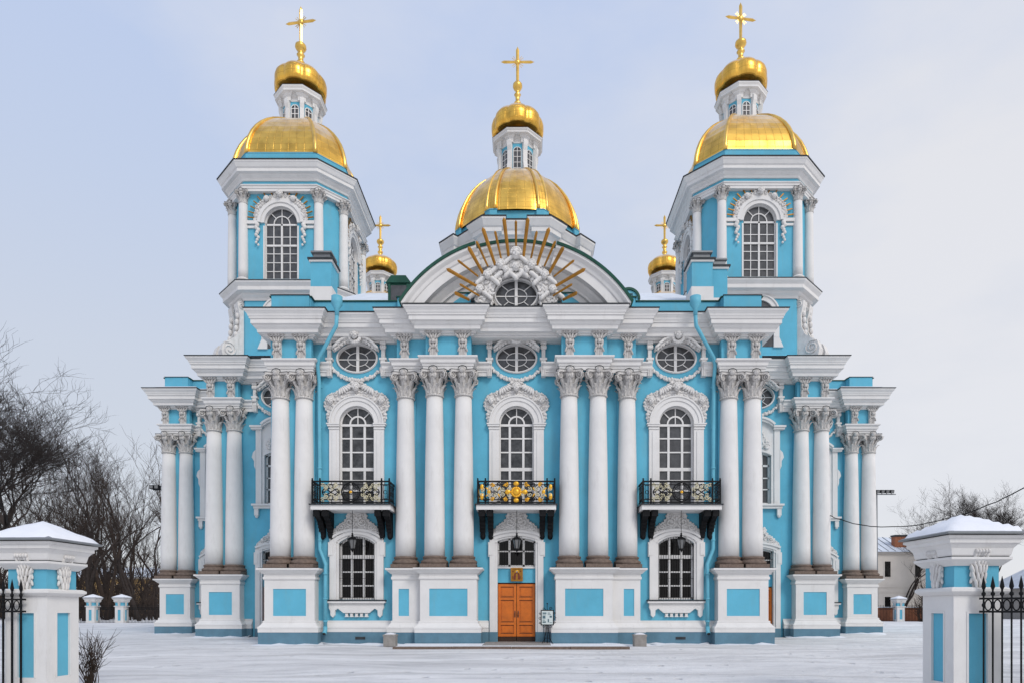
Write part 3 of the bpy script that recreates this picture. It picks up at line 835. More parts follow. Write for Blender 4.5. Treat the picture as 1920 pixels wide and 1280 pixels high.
def hood_window(xc, y):
    op = arch_op(xc, .72, 7.12, 9.66, .22)
    mb = MB()
    for s in (-1, 1):
        mb.box(*sorted((xc + s * .72, xc + s * .86)), y - .10, y + .02, 7.12, 9.68, WHITE)
        mb.box(*sorted((xc + s * .86, xc + s * 1.16)), y - .15, y + .02, 7.0, 11.0, WHITE)
        mb.prism([(xc + s * a, b) for a, b in ((1.16, 8.9), (1.24, 9.1), (1.24, 9.35), (1.36, 9.55), (1.30, 9.80), (1.16, 9.95))], y - .17, y + .02, WHITE)
        mb.box(*sorted((xc + s * 1.02, xc + s * 1.24)), y - .16, y + .01, 6.50, 6.86, WHITE); mb.ball((xc + s * 1.13, y - .07, 6.5), .11, WHITE, (1, .8, 1.2))
        mb.box(*sorted((xc + s * .80, xc + s * 1.38)), y - .26, y + .02, 11.0, 11.10, WHITE); mb.box(*sorted((xc + s * .78, xc + s * 1.43)), y - .32, y + .02, 11.102, 11.20, WHITE)
    mb.prism([(xc - .86, 9.6)] + [(xc + x, op[3](x)) for x in [-.72 + 1.44 * i / 12 for i in range(13)]] + [(xc + .86, 9.6), (xc + .86, 11.3), (xc, 11.48), (xc - .86, 11.3)], y - .09, y + .02, WHITE)
    seg_band(mb, xc, .80, 11.10, .34, .12, y - .27, y + .02, WHITE); seg_band(mb, xc, .80, 11.215, .34, .11, y - .33, y + .02, WHITE)
    seg_band(mb, xc, .74, 9.64, .22, .08, y - .14, y + .02, WHITE)
    mb.box(xc - 1.35, xc + 1.35, y - .28, y + .02, 7.0, 7.10, WHITE); mb.box(xc - 1.27, xc + 1.27, y - .2, y + .02, 6.86, 6.998, WHITE)
    wd = mb.build('window', CATH)
    sa = MB(); yy = y + .16
    def bar(x0, x1, z0, z1): sa.box(xc + x0, xc + x1, yy - .05, yy + .03, z0, z1, WHITE)
    bar(-.72, -.62, 7.12, 9.7); bar(.62, .72, 7.12, 9.7); bar(-.06, .06, 7.12, 9.9); bar(-.34, -.30, 7.12, 9.8); bar(.30, .34, 7.12, 9.8)
    for z in (7.9, 8.5): bar(-.7, .7, z - .03, z + .03)
    bar(-.7, .7, 9.1, 9.2); bar(-.7, .7, 7.12, 7.2)
    seg_band(sa, xc, .72, 9.58, .22, .08, yy - .05, yy + .03, WHITE)
    sa.build('sash', wd)
    pane(op, y + .18, GLASSG, wd)
    oc = MB()
    L_ = [(xc + x, z) for x, z in ((-.55, 10.0), (-.2, 10.08), (.2, 10.08), (.55, 10.0), (.62, 10.3), (.35, 10.55), (.22, 10.95), (0, 11.1), (-.22, 10.95), (-.35, 10.55), (-.62, 10.3))]
    rocaille(oc, L_, y - .09, 16, 5, .05, .09, .04, sym=xc)
    oc.build('ornament', wd)
    return wd

def oval_window(xc, y, zc=12.78, rx=.86, rz=.60, parent=CATH, garland=True):
    mb = MB(); n = 40
    for (a0, a1, d) in ((0, .045, .08), (.045, .075, .04)):
        for i in range(n):
            t, u = 2 * pi * i / n, 2 * pi * (i + 1) / n
            q = [(xc + (rx + r) * cos(v), zc + (rz + r) * sin(v)) for r, v in ((a0, t), (a1, t), (a1, u), (a0, u))]
            mb.add([(x, y - d, z) for x, z in q] + [(x, y + .02, z) for x, z in q], [(0, 1, 2, 3), (1, 5, 6, 2), (0, 3, 7, 4)], WHITE)
    wd = mb.build('oval_window', parent)
    sa = MB(); yy = y + .14
    sa.box(xc - .062, xc + .062, yy - .06, yy + .03, zc - rz * .99, zc + rz * .99, WHITE)
    sa.box(xc - rx * .99, xc + rx * .99, yy - .02, yy + .03, zc - .02, zc + .02, WHITE)
    sa.tube([(xc + rx * .53 * cos(2 * pi * i / 32), yy - .01, zc + rz * .50 * sin(2 * pi * i / 32)) for i in range(32)], .022, WHITE, 5, True)
    for a in (.78, 2.36, 3.92, 5.5):
        sa.obox((xc + rx * .53 * cos(a), yy, zc + rz * .5 * sin(a)), (xc + rx * .99 * cos(a), yy, zc + rz * .99 * sin(a)), .030, .04, WHITE)
    sa.lathe([(.09, 0), (.09, .06), (.04, .08)], WHITE, 12, (xc, yy - .0, zc - .04))
    sa.build('sash', wd)
    pane(oval_op(xc, rx, zc, rz), y + .16, GLASSG, wd)
    if garland:
        oc = MB(); rnd = random.Random(4)
        # swag under the oval
        for i in range(34):
            t = i / 33; x = -1.06 + 2.12 * t; z = zc - .48 - .52 * (1 - (2 * t - 1) ** 2) ** .8
            for k in range(3):
                oc.ball((xc + x + rnd.uniform(-.03, .03), y - .06 + rnd.uniform(-.04, .02), z + rnd.uniform(-.05, .05)), rnd.uniform(.045, .075), STUCCO, (1, 1, 1), 6, 5)
        # hood: drooping wings with a small carved head
        for s in (-1, 1):
            L_ = [(xc + s * a, zc + b) for a, b in ((.0, .70), (.0, .92), (.35, .86), (.62, .72), (.85, .52), (1.02, .32), (1.0, .22), (.80, .34), (.55, .54), (.25, .68))]
            rocaille(oc, L_, y - .12, 14, 8, .05, .09, .22)
            for k in range(5): oc.ball((xc + s * (.3 + k * .15), y - .42, zc + .80 - .02 * k - .02 * k * k), .13, STUCCO, (1.4, .5, .5), 7, 5, Matrix.Rotation(s * (.35 + .08 * k), 3, 'Y'))
            # side consoles
            cx = xc + s * 1.20
            oc.box(cx - .10, cx + .10, y - .24, y, -.86 + zc, -.14 + zc, WHITE)
            oc.box(cx - .16, cx + .16, y - .26, y, -.14 + zc, -.05 + zc, WHITE)
            oc.box(cx - .08, cx + .08, y - .20, y, -.05 + zc, .62 + zc, STUCCO)
            for k in range(3): oc.box(cx - .09 + k * .07, cx - .05 + k * .07, y - .27, y - .23, -.86 + zc, -.5 + zc, STUCCO)
            for dz in (.42, .62): 
                for k in (-1, 0, 1): oc.ball((cx + k * .08, y - .22, zc + dz), .085, STUCCO, (.9, .9, 1.3), 7, 5)
            for k in (-1, 0, 1): oc.ball((cx + k * .06, y - .26, zc - .28), .07, STUCCO, (.9, .9, 1.4), 7, 5)
        head(oc, (xc, y - .52, zc + .84), .17, STUCCO)
        for i in range(16):
            a = pi * 2 * i / 16; oc.ball((xc + .22 * cos(a), y - .44, zc + .76 + .20 * sin(a)), .09, STUCCO, (1, .8, 1), 6, 5)
        oc.build('ornament', wd)
    return wd

def low_surround(mb, xc, y, zb, hw=.80, zs=4.5, rise=.33):
    for s in (-1, 1):
        mb.box(*sorted((xc + s * hw, xc + s * (hw + .10))), y - .08, y + .02, zb, zs + .02, WHITE)
        mb.box(*sorted((xc + s * (hw + .10), xc + s * 1.20)), y - .14, y + .02, zb, 4.72, WHITE)
        mb.box(*sorted((xc + s * 1.20, xc + s * 1.27)), y - .13, y + .02, 3.92, 4.56, WHITE)
        mb.box(*sorted((xc + s * 1.05, xc + s * 1.25)), y - .165, y + .02, 3.98, 4.50, WHITE)
    seg_band(mb, xc, hw + .02, zs, rise, .10, y - .09, y + .02, WHITE)
    seg_band(mb, xc, hw + .14, zs + .05, rise + .03, .16, y - .15, y + .02, WHITE)
    seg_band(mb, xc, 1.16, zs + .16, rise + .07, .10, y - .21, y + .02, WHITE)
    top = zs + rise + .33
    mb.prism([(xc - 1.16, 4.5), (xc - .86, 4.55)] + [(xc + x, zs + .10 + rise * (1 - (x / .9) ** 2)) for x in [-.8 + 1.6 * i / 10 for i in range(11)]] + [(xc + .86, 4.55), (xc + 1.16, 4.5), (xc + 1.16, 4.75), (xc, 5.1), (xc - 1.16, 4.75)], y - .125, y + .02, WHITE)
def crest(xc, y, parent):
    oc = MB()
    half = [(1.16, 4.80), (1.13, 5.0), (.95, 5.16), (.80, 5.34), (.58, 5.46), (.46, 5.62), (.42, 5.84), (.18, 5.86), (0, 5.96)]
    L_ = [(xc + x, z) for x, z in half] + [(xc - x, z) for x, z in reversed(half[:-1])] + [(xc - 1.1 + 2.2 * i / 10, 4.78 + .32 * (1 - (2 * i / 10 - 1) ** 2)) for i in range(11)]
    rocaille(oc, L_, y + .0, 50, 21, .035, .08, .12, sym=xc)
    for s in (-1, 1):
        curl(oc, (xc + s * .28, 5.45), .22, y - .15, STUCCO, 1.5, s, .04, pi / 2)
        curl(oc, (xc + s * .66, 5.24), .16, y - .15, STUCCO, 1.5, -s, .035, 0)
        for k in range(4): oc.ball((xc + s * (.55 + k * .15), y - .14, 5.1 - k * .05), .10, STUCCO, (1.4, .5, .4), 7, 5, Matrix.Rotation(s * .5, 3, 'Y'))
    return oc.build('ornament', parent)

def low_window(xc, y):
    op = arch_op(xc, .80, 2.0, 4.5, .33)
    mb = MB(); low_surround(mb, xc, y, 1.99)
    wd = mb.build('window', CATH)
    si = MB()
    si.box(xc - 1.32, xc + 1.32, y - .30, y + .02, 1.93, 1.99, FLASH); si.box(xc - 1.30, xc + 1.30, y - .28, y + .02, 1.84, 1.928, WHITE)
    half = [(1.22, 1.84), (1.22, 1.62), (1.16, 1.50), (1.15, 1.30), (1.05, 1.20), (.96, 1.30), (.95, 1.52), (.82, 1.60), (.72, 1.52), (.62, 1.44), (.58, 1.40)]
    si.prism([(xc + x, z) for x, z in half] + [(xc - x, z) for x, z in reversed(half)], y - .17, y + .02, WHITE)
    for k in range(5):
        x = xc - .44 + k * .22; si.prism([(x - .07, 1.38), (x + .07, 1.38), (x + .05, 1.30), (x + .09, 1.22), (x - .09, 1.22), (x - .05, 1.30)], y - .13, y + .02, WHITE)
    si.build('sill', wd)
    sa = MB(); yy = y + .18
    def bar(x0, x1, z0, z1, d=.05): sa.box(xc + x0, xc + x1, yy - d, yy + .03, z0, z1, WHITE)
    bar(-.80, -.72, 2.0, 4.55); bar(.72, .80, 2.0, 4.55)
    for x in (-.27, .27): bar(x - .05, x + .05, 2.0, 4.76, .04)
    for z in (2.62, 3.24): bar(-.74, .74, z - .03, z + .03, .035)
    bar(-.78, .78, 3.84, 4.0, .06); bar(-.78, .78, 2.0, 2.08)
    seg_band(sa, xc, .78, 4.42, .33, .10, yy - .05, yy + .03, WHITE)
    sa.build('sash', wd)
    pane(op, y + .20, GLASSD, wd)
    gr = MB()
    for k in range(15):
        x = xc - .77 + k * .11; gr.box(x - .008, x + .008, y + .015, y + .03, 2.0, op[3](x - xc) - .01 if abs(x - xc) < .8 else 4.5, IRON)
    for z in (2.1, 2.95, 3.8, 4.4): gr.box(xc - .80, xc + .80, y + .004, y + .014, z - .008, z + .008, IRON)
    gr.build('grille', wd)
    crest(xc, y, wd)
    return wd

def doorway(xc, y, icon=False):
    mb = MB(); low_surround(mb, xc, y, .55, .85, 4.60, .17)
    for s in (-1, 1): mb.box(*sorted((xc + s * .86, xc + s * 1.215)), y - .15, y + .02, -.1, .549, PLINTH)
    mb.box(xc - .85, xc + .85, y + .12, y + .24, 2.76, 3.40, BLUE)
    mb.box(xc - .85, xc + .85, y + .06, y + .24, 3.40, 3.47, WHITE)
    dr = mb.build('doorway', CATH)
    # two leaves of three panels
    for s in (-1, 1):
        d = MB(); x0, x1 = sorted((xc + s * .012, xc + s * .83)); yy = y + .16
        d.box(x0, x1, yy, yy + .05, .34, 2.70, WOOD)
        d.box(x0 + .002, x1 - .002, yy - .025, yy + .05, .10, .338, WOODD)
        for a, b in ((x0, x0 + .11), (x1 - .11, x1)): d.box(a, b, yy - .05, yy + .001, .34, 2.70, WOOD)
        for a, b in ((.34, .46), (.86, .98), (1.98, 2.10), (2.58, 2.70)): d.box(x0 + .11, x1 - .11, yy - .048, yy + .001, a, b, WOOD)
        for a, b in ((.46, .86), (.98, 1.98), (2.10, 2.58)):
            d.box(x0 + .17, x1 - .17, yy - .028, yy + .001, a + .06, b - .06, WOOD)
            for q in (a, b - .025): d.box(x0 + .11, x1 - .11, yy - .012, yy + .0005, q, q + .025, WOODD)
        lf = d.build('door_leaf', dr)
    h = MB()
    for s in (-1, 1):
        h.box(xc + s * .07 - .02, xc + s * .07 + .02, y + .10, y + .124, 1.2, 1.5, FLASH); h.tube([(xc + s * .07, y + .11, 1.25), (xc + s * .07, y + .05, 1.28), (xc + s * .07, y + .05, 1.42), (xc + s * .07, y + .11, 1.45)], .014, FLASH)
    h.build('handle', dr)
    sa = MB(); yy = y + .17; op = (xc, .85, lambda x: 3.47, arch_op(xc, .85, 0, 4.60, .17)[3])
    sa.box(xc - .85, xc + .85, yy + .04, yy + .1, 2.70, 2.76, WOODD)
    def bar(x0, x1, z0, z1): sa.box(xc + x0, xc + x1, yy - .05, yy + .03, z0, z1, WHITE)
    bar(-.85, -.78, 3.47, 4.62); bar(.78, .85, 3.47, 4.62); bar(-.78, .78, 3.47, 3.55)
    for x in (-.32, .32): bar(x - .045, x + .045, 3.47, 4.73)
    bar(-.78, .78, 4.14, 4.19); seg_band(sa, xc, .83, 4.53, .17, .09, yy - .05, yy + .03, WHITE)
    for k in range(15):
        x = -.77 + k * .11; sa.box(xc + x - .008, xc + x + .008, y + .02, y + .035, 3.5, 4.58, IRON)
    for z in (3.55, 4.2): sa.box(xc - .84, xc + .84, y + .008, y + .019, z - .01, z + .01, IRON)
    fl = sa.build('fanlight', dr)
    pane(op, y + .20, GLASSD, dr)
    crest(xc, y, dr)
    return dr

for i, (xc, y, up, lo, x0, x1) in enumerate(BAYS):
    if up == 'arch': upper_arch_window(xc, y, GLASSG if xc > 3 else GLASS)
    else: hood_window(xc, y)
    oval_window(xc, y)
    if lo == 'door': doorway(xc, y)
    else: low_window(xc, y)

# ---- balconies
def balcony(xc, gilded):
    y0 = 28.02; mb = MB(); m = WHITE
    mb.box(xc - 1.72, xc + 1.72, y0, W1 + .02, 5.86, 6.06, m); mb.box(xc - 1.78, xc + 1.78, y0 - .06, W1 + .02, 6.06, 6.11, FLASH)
    b = mb.build('balcony', CATH)
    for x in (-1.50, -1.14, 1.14, 1.50):
        br = MB()
        P = [(y0 + .06, 5.858), (W1, 5.858), (W1, 4.82), (W1 - .10, 4.74), (W1 - .22, 4.84), (W1 - .26, 5.1), (W1 - .42, 5.36), (W1 - .78, 5.52), (y0 + .10, 5.66)]
        br.xprism(P, xc + x - .11, xc + x + .11, IRON)
        br.ball((xc + x, W1 - .14, 4.80), .12, IRON, (1, 1, 1.2)); br.box(xc + x - .14, xc + x + .14, y0 + .10, y0 + .3, 5.6, 5.855, IRON)
        for k in range(4): br.box(xc + x - .125, xc + x + .125, W1 - .30 - .1 * k, W1 - .26 - .1 * k, 5.0 + .14 * k, 5.3 + .14 * k, IRON)
        br.build('bracket', b)
    r = MB(); zb, zt = 6.12, 7.10
    X0, X1 = xc - 1.66, xc + 1.66; yf = y0 + .06; yb = W1 - .03
    for z, t in ((zt - .02, .030), (zt - .16, .018), (zb + .18, .018), (zb + .05, .024)):
        r.box(X0, X1, yf - t, yf + t, z - t, z + t, IRON)
        for x in (X0, X1): r.box(x - t, x + t, yf, yb, z - t + .001, z + t - .001, IRON)
    posts = [X0, X0 + .33, X1 - .33, X1]
    for x in posts:
        r.box(x - .034, x + .034, yf - .034, yf + .034, zb, zt + .05, IRON); r.ball((x, yf, zt + .09), .04, IRON)
    for x in (X0, X1):
        for k in range(4): r.box(x - .012, x + .012, yf + .25 + k * .22, yf + .274 + k * .22, zb, zt, IRON)
        for k in range(4):
            for zz in (6.45, 6.75): r.tube([(x, yf + .14 + k * .22 + .09 * cos(2 * pi * i / 10), zz + .13 * sin(2 * pi * i / 10)) for i in range(10)], .012, GOLDL if gilded else IRON, 4, True)
    for i in range(26):
        x = X0 + (X1 - X0) * (i + .5) / 26
        if i % 3 == 0: r.box(x - .008, x + .008, yf - .008, yf + .008, zt - .16, zt, IRON); r.box(x - .008, x + .008, yf - .008, yf + .008, zb, zb + .18, IRON)
    zc = (zb + zt) / 2 + .01
    def ring(cx, cz, rx, rz, t, m, yy=yf): r.tube([(cx + rx * cos(2 * pi * i / 28), yy, cz + rz * sin(2 * pi * i / 28)) for i in range(28)], t, m, 5, True)
    if gilded:
        ring(xc, zc, .24, .24, .02, IRON)
        for i in range(16):
            a = 2 * pi * i / 16; r.ball((xc + .19 * cos(a), yf - .02, zc + .19 * sin(a)), .06, GOLDL, (1, .6, 1), 6, 5)
        r.ball((xc, yf - .03, zc), .16, GOLDL, (1, .5, 1), 10, 7)
        for sx in (-1, 1):
            for q_ in range(9):
                for s in (-1, 1):
                    curl(r, (xc + sx * (.30 + q_ * .145), zc + s * (.12 + .20 * (q_ % 2))), .10, yf - .01, (CREAMP, GOLDL, CREAMP, IRON)[q_ % 4], 1.4, s * sx * (1 if q_ % 2 else -1), .026, q_ * 1.3)
        for s in (-1, 1):
            r.ball((xc, yf - .02, zc + s * .36), .13, GOLDL, (1, .4, .8), 8, 6)
            r.ball((xc + s * .36, yf - .02, zc), .13, GOLDL, (1.1, .4, .9), 8, 6)
            for sx in (-1, 1):
                curl(r, (xc + sx * .95, zc + s * .14), .20, yf, IRON, 1.7, s * sx, .02, 0); curl(r, (xc + sx * .62, zc - s * .18), .17, yf, IRON, 1.5, -s * sx, .02, 1)
                for k in range(4):
                    rot = Matrix.Rotation(sx * s * (.4 + .7 * k), 3, 'Y')
                    r.ball((xc + sx * (.50 + k * .25), yf - .02, zc + s * (.30 - .16 * (k % 2))), .085, GOLDL, (1.25, .35, .42), 7, 5, rot)
                r.ball((xc + sx * 1.48, yf - .02, zc + s * .2), .10, GOLDL, (.9, .4, 1.5), 7, 5)
                curl(r, (xc + sx * 1.49, zc + s * .18), .12, yf, IRON, 1.3, s, .015, 0)
            r.ball((xc + s * 1.18, yf - .02, zc), .09, GOLDL, (1, .4, 1.4), 7, 5)
    else:
        ring(xc, zc, .40, .40, .026, IRON); ring(xc, zc, .31, .31,   .015, IRON); ring(xc, zc, .10, .10,   .015, IRON)
        for i in range(16):
            a = 2 * pi * i / 16; r.obox((xc + .08 * cos(a), yf, zc + .08 * sin(a)), (xc + .31 * cos(a), yf, zc + .31 * sin(a)), .014,   .015, IRON)
            b2 = a + pi / 16; r.ball((xc + .355 * cos(b2), yf, zc + .355 * sin(b2)), .025, IRON, (1, 1, 1), 6, 4)
        r.ball((xc, yf - .02, zc), .07, GOLDL, (1, .6, 1), 8, 6)
        for sx in (-1, 1):
            cx = xc + sx * .86
            pts = []
            for i in range(41):
                t = 2 * pi * i / 40; pts.append((cx + .36 * sin(t), yf, zc + .13 * sin(2 * t)))
            r.tube(pts, .026, IRON, 5)
            for s in (-1, 1):
                for q_ in range(6): curl(r, (xc + sx * (.52 + .14 * q_), zc + s * (.13 + .17 * (q_ % 2))), .10, yf + .02, CREAMP, 1.4, s * (1 if q_ % 2 else -1), .024, q_ * 1.1)
                ring(cx, zc + s * .24, .09, .10, .021, IRON); r.tube([(cx - .28, yf, zc + s * .02), (cx - .1, yf, zc + s * .16), (cx, yf, zc + s * .14), (cx + .1, yf, zc + s * .16), (cx + .28, yf, zc + s * .02)], .018, IRON, 4)
                r.ball((cx + s * .33, yf - .01, zc), .045, IRON, (1.6, .6, .7), 6, 5)
                curl(r, (cx + s * .22, zc + .24), .10, yf - .01, CREAMP, 1.4, s, .022, 0); curl(r, (cx + s * .22, zc - .24), .10, yf - .01, CREAMP, 1.4, -s, .022, 0)
            ex = xc + sx * 1.49
            ring(ex, zc, .07, .08, .012, IRON)
            for q in (-.085, .085): r.box(ex + q - .01, ex + q + .01, yf - .01, yf + .01, zb + .18, zt - .16, IRON)
            for s in (-1, 1): r.box(ex - .085, ex + .085, yf - .01, yf + .01, zc + s * .28 - .01, zc + s * .28 + .01, IRON)
    r.build('railing', b)
    return b
balcony(0, True); balcony(-7.14, False); balcony(7.14, False)

# ---- pediment over the centre
def pediment():
    zc, top = 11.42, 5.74
    prof = [(5.74, 31.0), (5.74, 27.42), (5.64, 27.42), (5.60, 27.46), (5.52, 27.56), (5.40, 27.60), (5.36, 27.66), (5.02, 27.68), (5.00, 27.98), (4.90, 28.02), (4.74, 28.16), (4.66, 28.18), (4.64, 28.30), (4.42, 28.32), (4.38, 28.44), (4.18, 28.46), (4.16, 28.80)]
    A = math.asin(4.86 / 5.74); xb = 1.70; Ab = math.asin(xb / 5.74)
    mb = MB(); cap = MB(); n = 16
    for (a0, a1, dy) in ((-A, -Ab, 0), (-Ab, Ab, .30), (Ab, A, 0)):
        rows = []
        for i in range(n + 1):
            a = a0 + (a1 - a0) * i / n
            rows.append([(r * sin(a), (yy + dy if 27 < yy < 28.7 else yy), zc + r * cos(a)) for r, yy in prof])
        k = len(prof)
        mb.add([p for r_ in rows for p in r_], [(i * k + j, i * k + j + 1, (i + 1) * k + j + 1, (i + 1) * k + j) for i in range(n) for j in range(k - 1)] + [tuple(range(k)), tuple(n * k + j for j in range(k))], WHITE)
        rows = []
        for i in range(n + 1):
            a = a0 + (a1 - a0) * i / n
            rows.append([(r * sin(a), yy, zc + r * cos(a)) for r, yy in ((5.745, 27.36 + dy), (5.85, 27.34 + dy), (5.86, 36.0), (5.75, 36.0))])
        cap.add([p for r_ in rows for p in r_], [(i * 4 + j, i * 4 + (j + 1) % 4, (i + 1) * 4 + (j + 1) % 4, (i + 1) * 4 + j) for i in range(n) for j in range(4)] + [(0, 1, 2, 3), tuple(n * 4 + j for j in range(4))], GREEN)
    # tympanum
    P_ = [(4.25 * sin(-A + 2 * A * i / 30), zc + 4.25 * cos(-A + 2 * A * i / 30)) for i in range(31)]
    mb.wall(-3.7, 3.7, 14.2, 14.45, 28.78, [], .2, BLUE)
    ox = MB(); zo = 15.04
    L_ = [(x, 28.78, z) for x, z in P_]
    mb.add(L_, [tuple(range(31))], BLUE)
    pd = mb.build('pediment', CATH); cap.build('arched_roof', pd)
    oval_window(0, 27.98, zo, .88, .66, pd, False)
    wb = MB(); wb.prism([(1.0 * cos(2 * pi * i / 30), zo + .78 * sin(2 * pi * i / 30)) for i in range(30)], 28.15, 28.70, WHITE); wb.build('window_backing', pd)
    oc = MB()
    half = [(1.02, 14.45), (1.66, 14.45), (1.78, 14.75), (1.70, 15.0), (1.76, 15.3), (1.60, 15.6), (1.50, 15.9), (1.22, 15.98), (1.05, 16.2), (.74, 16.22), (.48, 16.5), (.24, 16.72), (0, 16.76)]
    inner = [(.97 * cos(t), zo + .75 * sin(t)) for t in [pi * i / 16 for i in range(17)]]
    P_ = half + [(-x, z) for x, z in reversed(half[:-1])] + [(x, z) for x, z in reversed(inner)]
    rocaille(oc, P_, 28.60, 210, 31, .05, .11, .82, sym=0)
    for x, z, r_ in ((0, 16.62, .22), (-.66, 16.15, .18), (.66, 16.15, .18), (-1.22, 15.72, .16), (1.22, 15.72, .16), (-1.55, 15.1, .15), (1.55, 15.1, .15), (0, 16.05, .16), (-.45, 15.95, .13), (.45, 15.95, .13)):
        head(oc, (x, 27.62, z), r_, STUCCO)
        for s in (-1, 1):
            for k in range(4): oc.ball((x + s * (.22 + k * .07), 27.68, z - .12 - k * .06), .15, STUCCO, (1.1, .7, .62), 8, 6, Matrix.Rotation(s * (.4 + .2 * k), 3, 'Y'))
    oc.build('ornament', pd)
    # golden rays (foot, tip) in metres on the pediment face
    R_ = [((895, 360), (893, 130))] + [((840, 405), (805, 110)), ((785, 425), (738, 210)), ((740, 470), (645, 185)), ((685, 480), (597, 285)), ((650, 535), (537, 330)),
          ((612, 555), (455, 430)), ((605, 630), (372, 495)), ((620, 700), (470, 610)), ((545, 730), (433, 675))]
    for i, (a, b) in enumerate(R_):
        for s in ((1,) if i == 0 else (-1, 1)):
            def q(p, yy):
                k = yy / F_PX; x = abs(740 + p[0] / 4 - 964) * k; return Vector((s * x if i else 0, yy, 1.57 + (1141 - (380 + p[1] / 4)) * k))
            p0, p1 = q(a, 27.62), q(b, 27.12)
            d = (p1 - p0); ln = d.length; d.normalize()
            n_ = d.cross(Vector((0, 1, 0))).normalized(); o_ = d.cross(n_)
            wd = .078 if i % 2 else .052
            mb = MB(); vs = []
            for t, k in ((0, .75), (.93, 1.05)):
                c = p0 + d * ln * t
                vs += [c + n_ * wd * k, c + o_ * wd * .6 * k, c - n_ * wd * k, c - o_ * wd * .6 * k]
            vs.append(p1)
            mb.add(vs, [(0, 1, 5, 4), (1, 2, 6, 5), (2, 3, 7, 6), (3, 0, 4, 7), (4, 5, 8), (5, 6, 8), (6, 7, 8), (7, 4, 8), (3, 2, 1, 0)], RAY)
            mb.build('ray', pd)
pediment()

# ---- downpipes
for s in (-1, 1):
    mb = MB(); r_ = .085
    x0, x1, x2 = 7.70, 8.76, 8.46
    mb.lathe([(.09, 0), (.10, .25), (.24, .50), (.24, .80)], PIPE, 12, (x0 * s, 27.95, 14.15))
    mb.tube([(x0 * s, 27.95, 14.2), (7.74 * s, 28.0, 13.75), (8.66 * s, 28.58, 12.6), (x1 * s, 28.68, 12.3), (x1 * s, 28.9, 11.6), (x1 * s, 28.98, 8), (x1 * s, 28.98, 4.25), (x2 * s, 28.86, 3.55), (x2 * s, 28.82, 3.3), (x2 * s, 28.80, .75)], r_, PIPE, 10)
    mb.tube([(x2 * s, 28.80, .80), (x2 * s, 28.78, .62), (x2 * s, 28.62, .48)], r_ * 1.12, PIPE, 10)
    mb.tube([(x2 * s, 28.625, .485), (x2 * s, 28.612, .473)], r_ * .95, FLASH, 10)
    for z in (11.4, 9.6, 7.8, 6.0, 4.6): mb.lathe([(r_ + .02, 0), (r_ + .02, .07)], PIPE, 10, (x1 * s, 28.98, z))
    for z in (3.1, 2.0, 1.0): mb.lathe([(r_ + .02, 0), (r_ + .02, .07)], PIPE, 10, (x2 * s, 28.80, z))
    mb.build('downpipe', CATH)

# ---- roofs
mb = MB()
# front arm: hipped rise behind the parapet, then level to the crossing
mb.add([(-10.6, 29.4, 15.05), (10.6, 29.4, 15.05), (10.6, 46, 15.05), (-10.6, 46, 15.05), (-8.2, 34.5, 18.28), (8.2, 34.5, 18.28), (8.2, 46, 18.28), (-8.2, 46, 18.28)],
       [(0, 1, 5, 4), (1, 2, 6, 5), (4, 5, 6, 7), (3, 0, 4, 7), (2, 3, 7, 6)], ROOFS)
for s in (-1, 1):
    mb.add([(10.5 * s, 34.5, 15.0), (15.9 * s, 34.5, 15.0), (15.9 * s, 52, 15.0), (10.5 * s, 52, 16.2)], [(0, 1, 2, 3)], ROOFS)
    mb.add([(15.5 * s, 39.3, 15.0), (20.95 * s, 39.3, 15.0), (20.95 * s, 62.6, 15.0), (15.5 * s, 62.6, 16.0)], [(0, 1, 2, 3)], ROOFS)
mb.add([(-16, 44, 15.04), (16, 44, 15.04), (16, 62.5, 15.04), (-16, 62.5, 15.04), (-9, 49, 18.5), (9, 49, 18.5), (9, 58, 18.5), (-9, 58, 18.5)], [(0, 1, 5, 4), (1, 2, 6, 5), (2, 3, 7, 6), (3, 0, 4, 7), (4, 5, 6, 7)], ROOFS)
mb.build('roof', CATH)

def chimney(x, y, z0, z1, w_, parent=CATH, cap=True):
    mb = MB(); h = w_ / 2
    mb.box(x - h - .03, x + h + .03, y - h - .03, y + h + .03, z0, z0 + (z1 - z0) * .35, WHITE); mb.box(x - h, x + h, y - h, y + h, z0 + (z1 - z0) * .35, z1 - .24, BLUE)
    mb.box(x - h - .06, x + h + .06, y - h - .06, y + h + .06, z1 - .24, z1 - .14, WHITE); mb.box(x - h - .12, x + h + .12, y - h - .12, y + h + .12, z1 - .14, z1 - .06, FLASH)
    if cap: mb.zprism([(x - h * .8, y - h * .8), (x + h * .8, y - h * .8), (x + h * .8, y + h * .8), (x - h * .8, y + h * .8)], z1 - .06, z1 + .22, STEEL); mb.box(x - h, x + h, y - h, y + h, z1 + .22, z1 + .30, STEEL)
    return mb.build('chimney', parent)
chimney(-9.22, 31.1, 15.95, 18.1, .98); chimney(8.72, 31.1, 15.95, 18.1, .98); chimney(9.75, 31.6, 15.6, 18.1, .70)
chimney(-18.0, 40.2, 15.0, 16.9, .95); chimney(17.5, 39.2, 15.0, 17.2, .9)
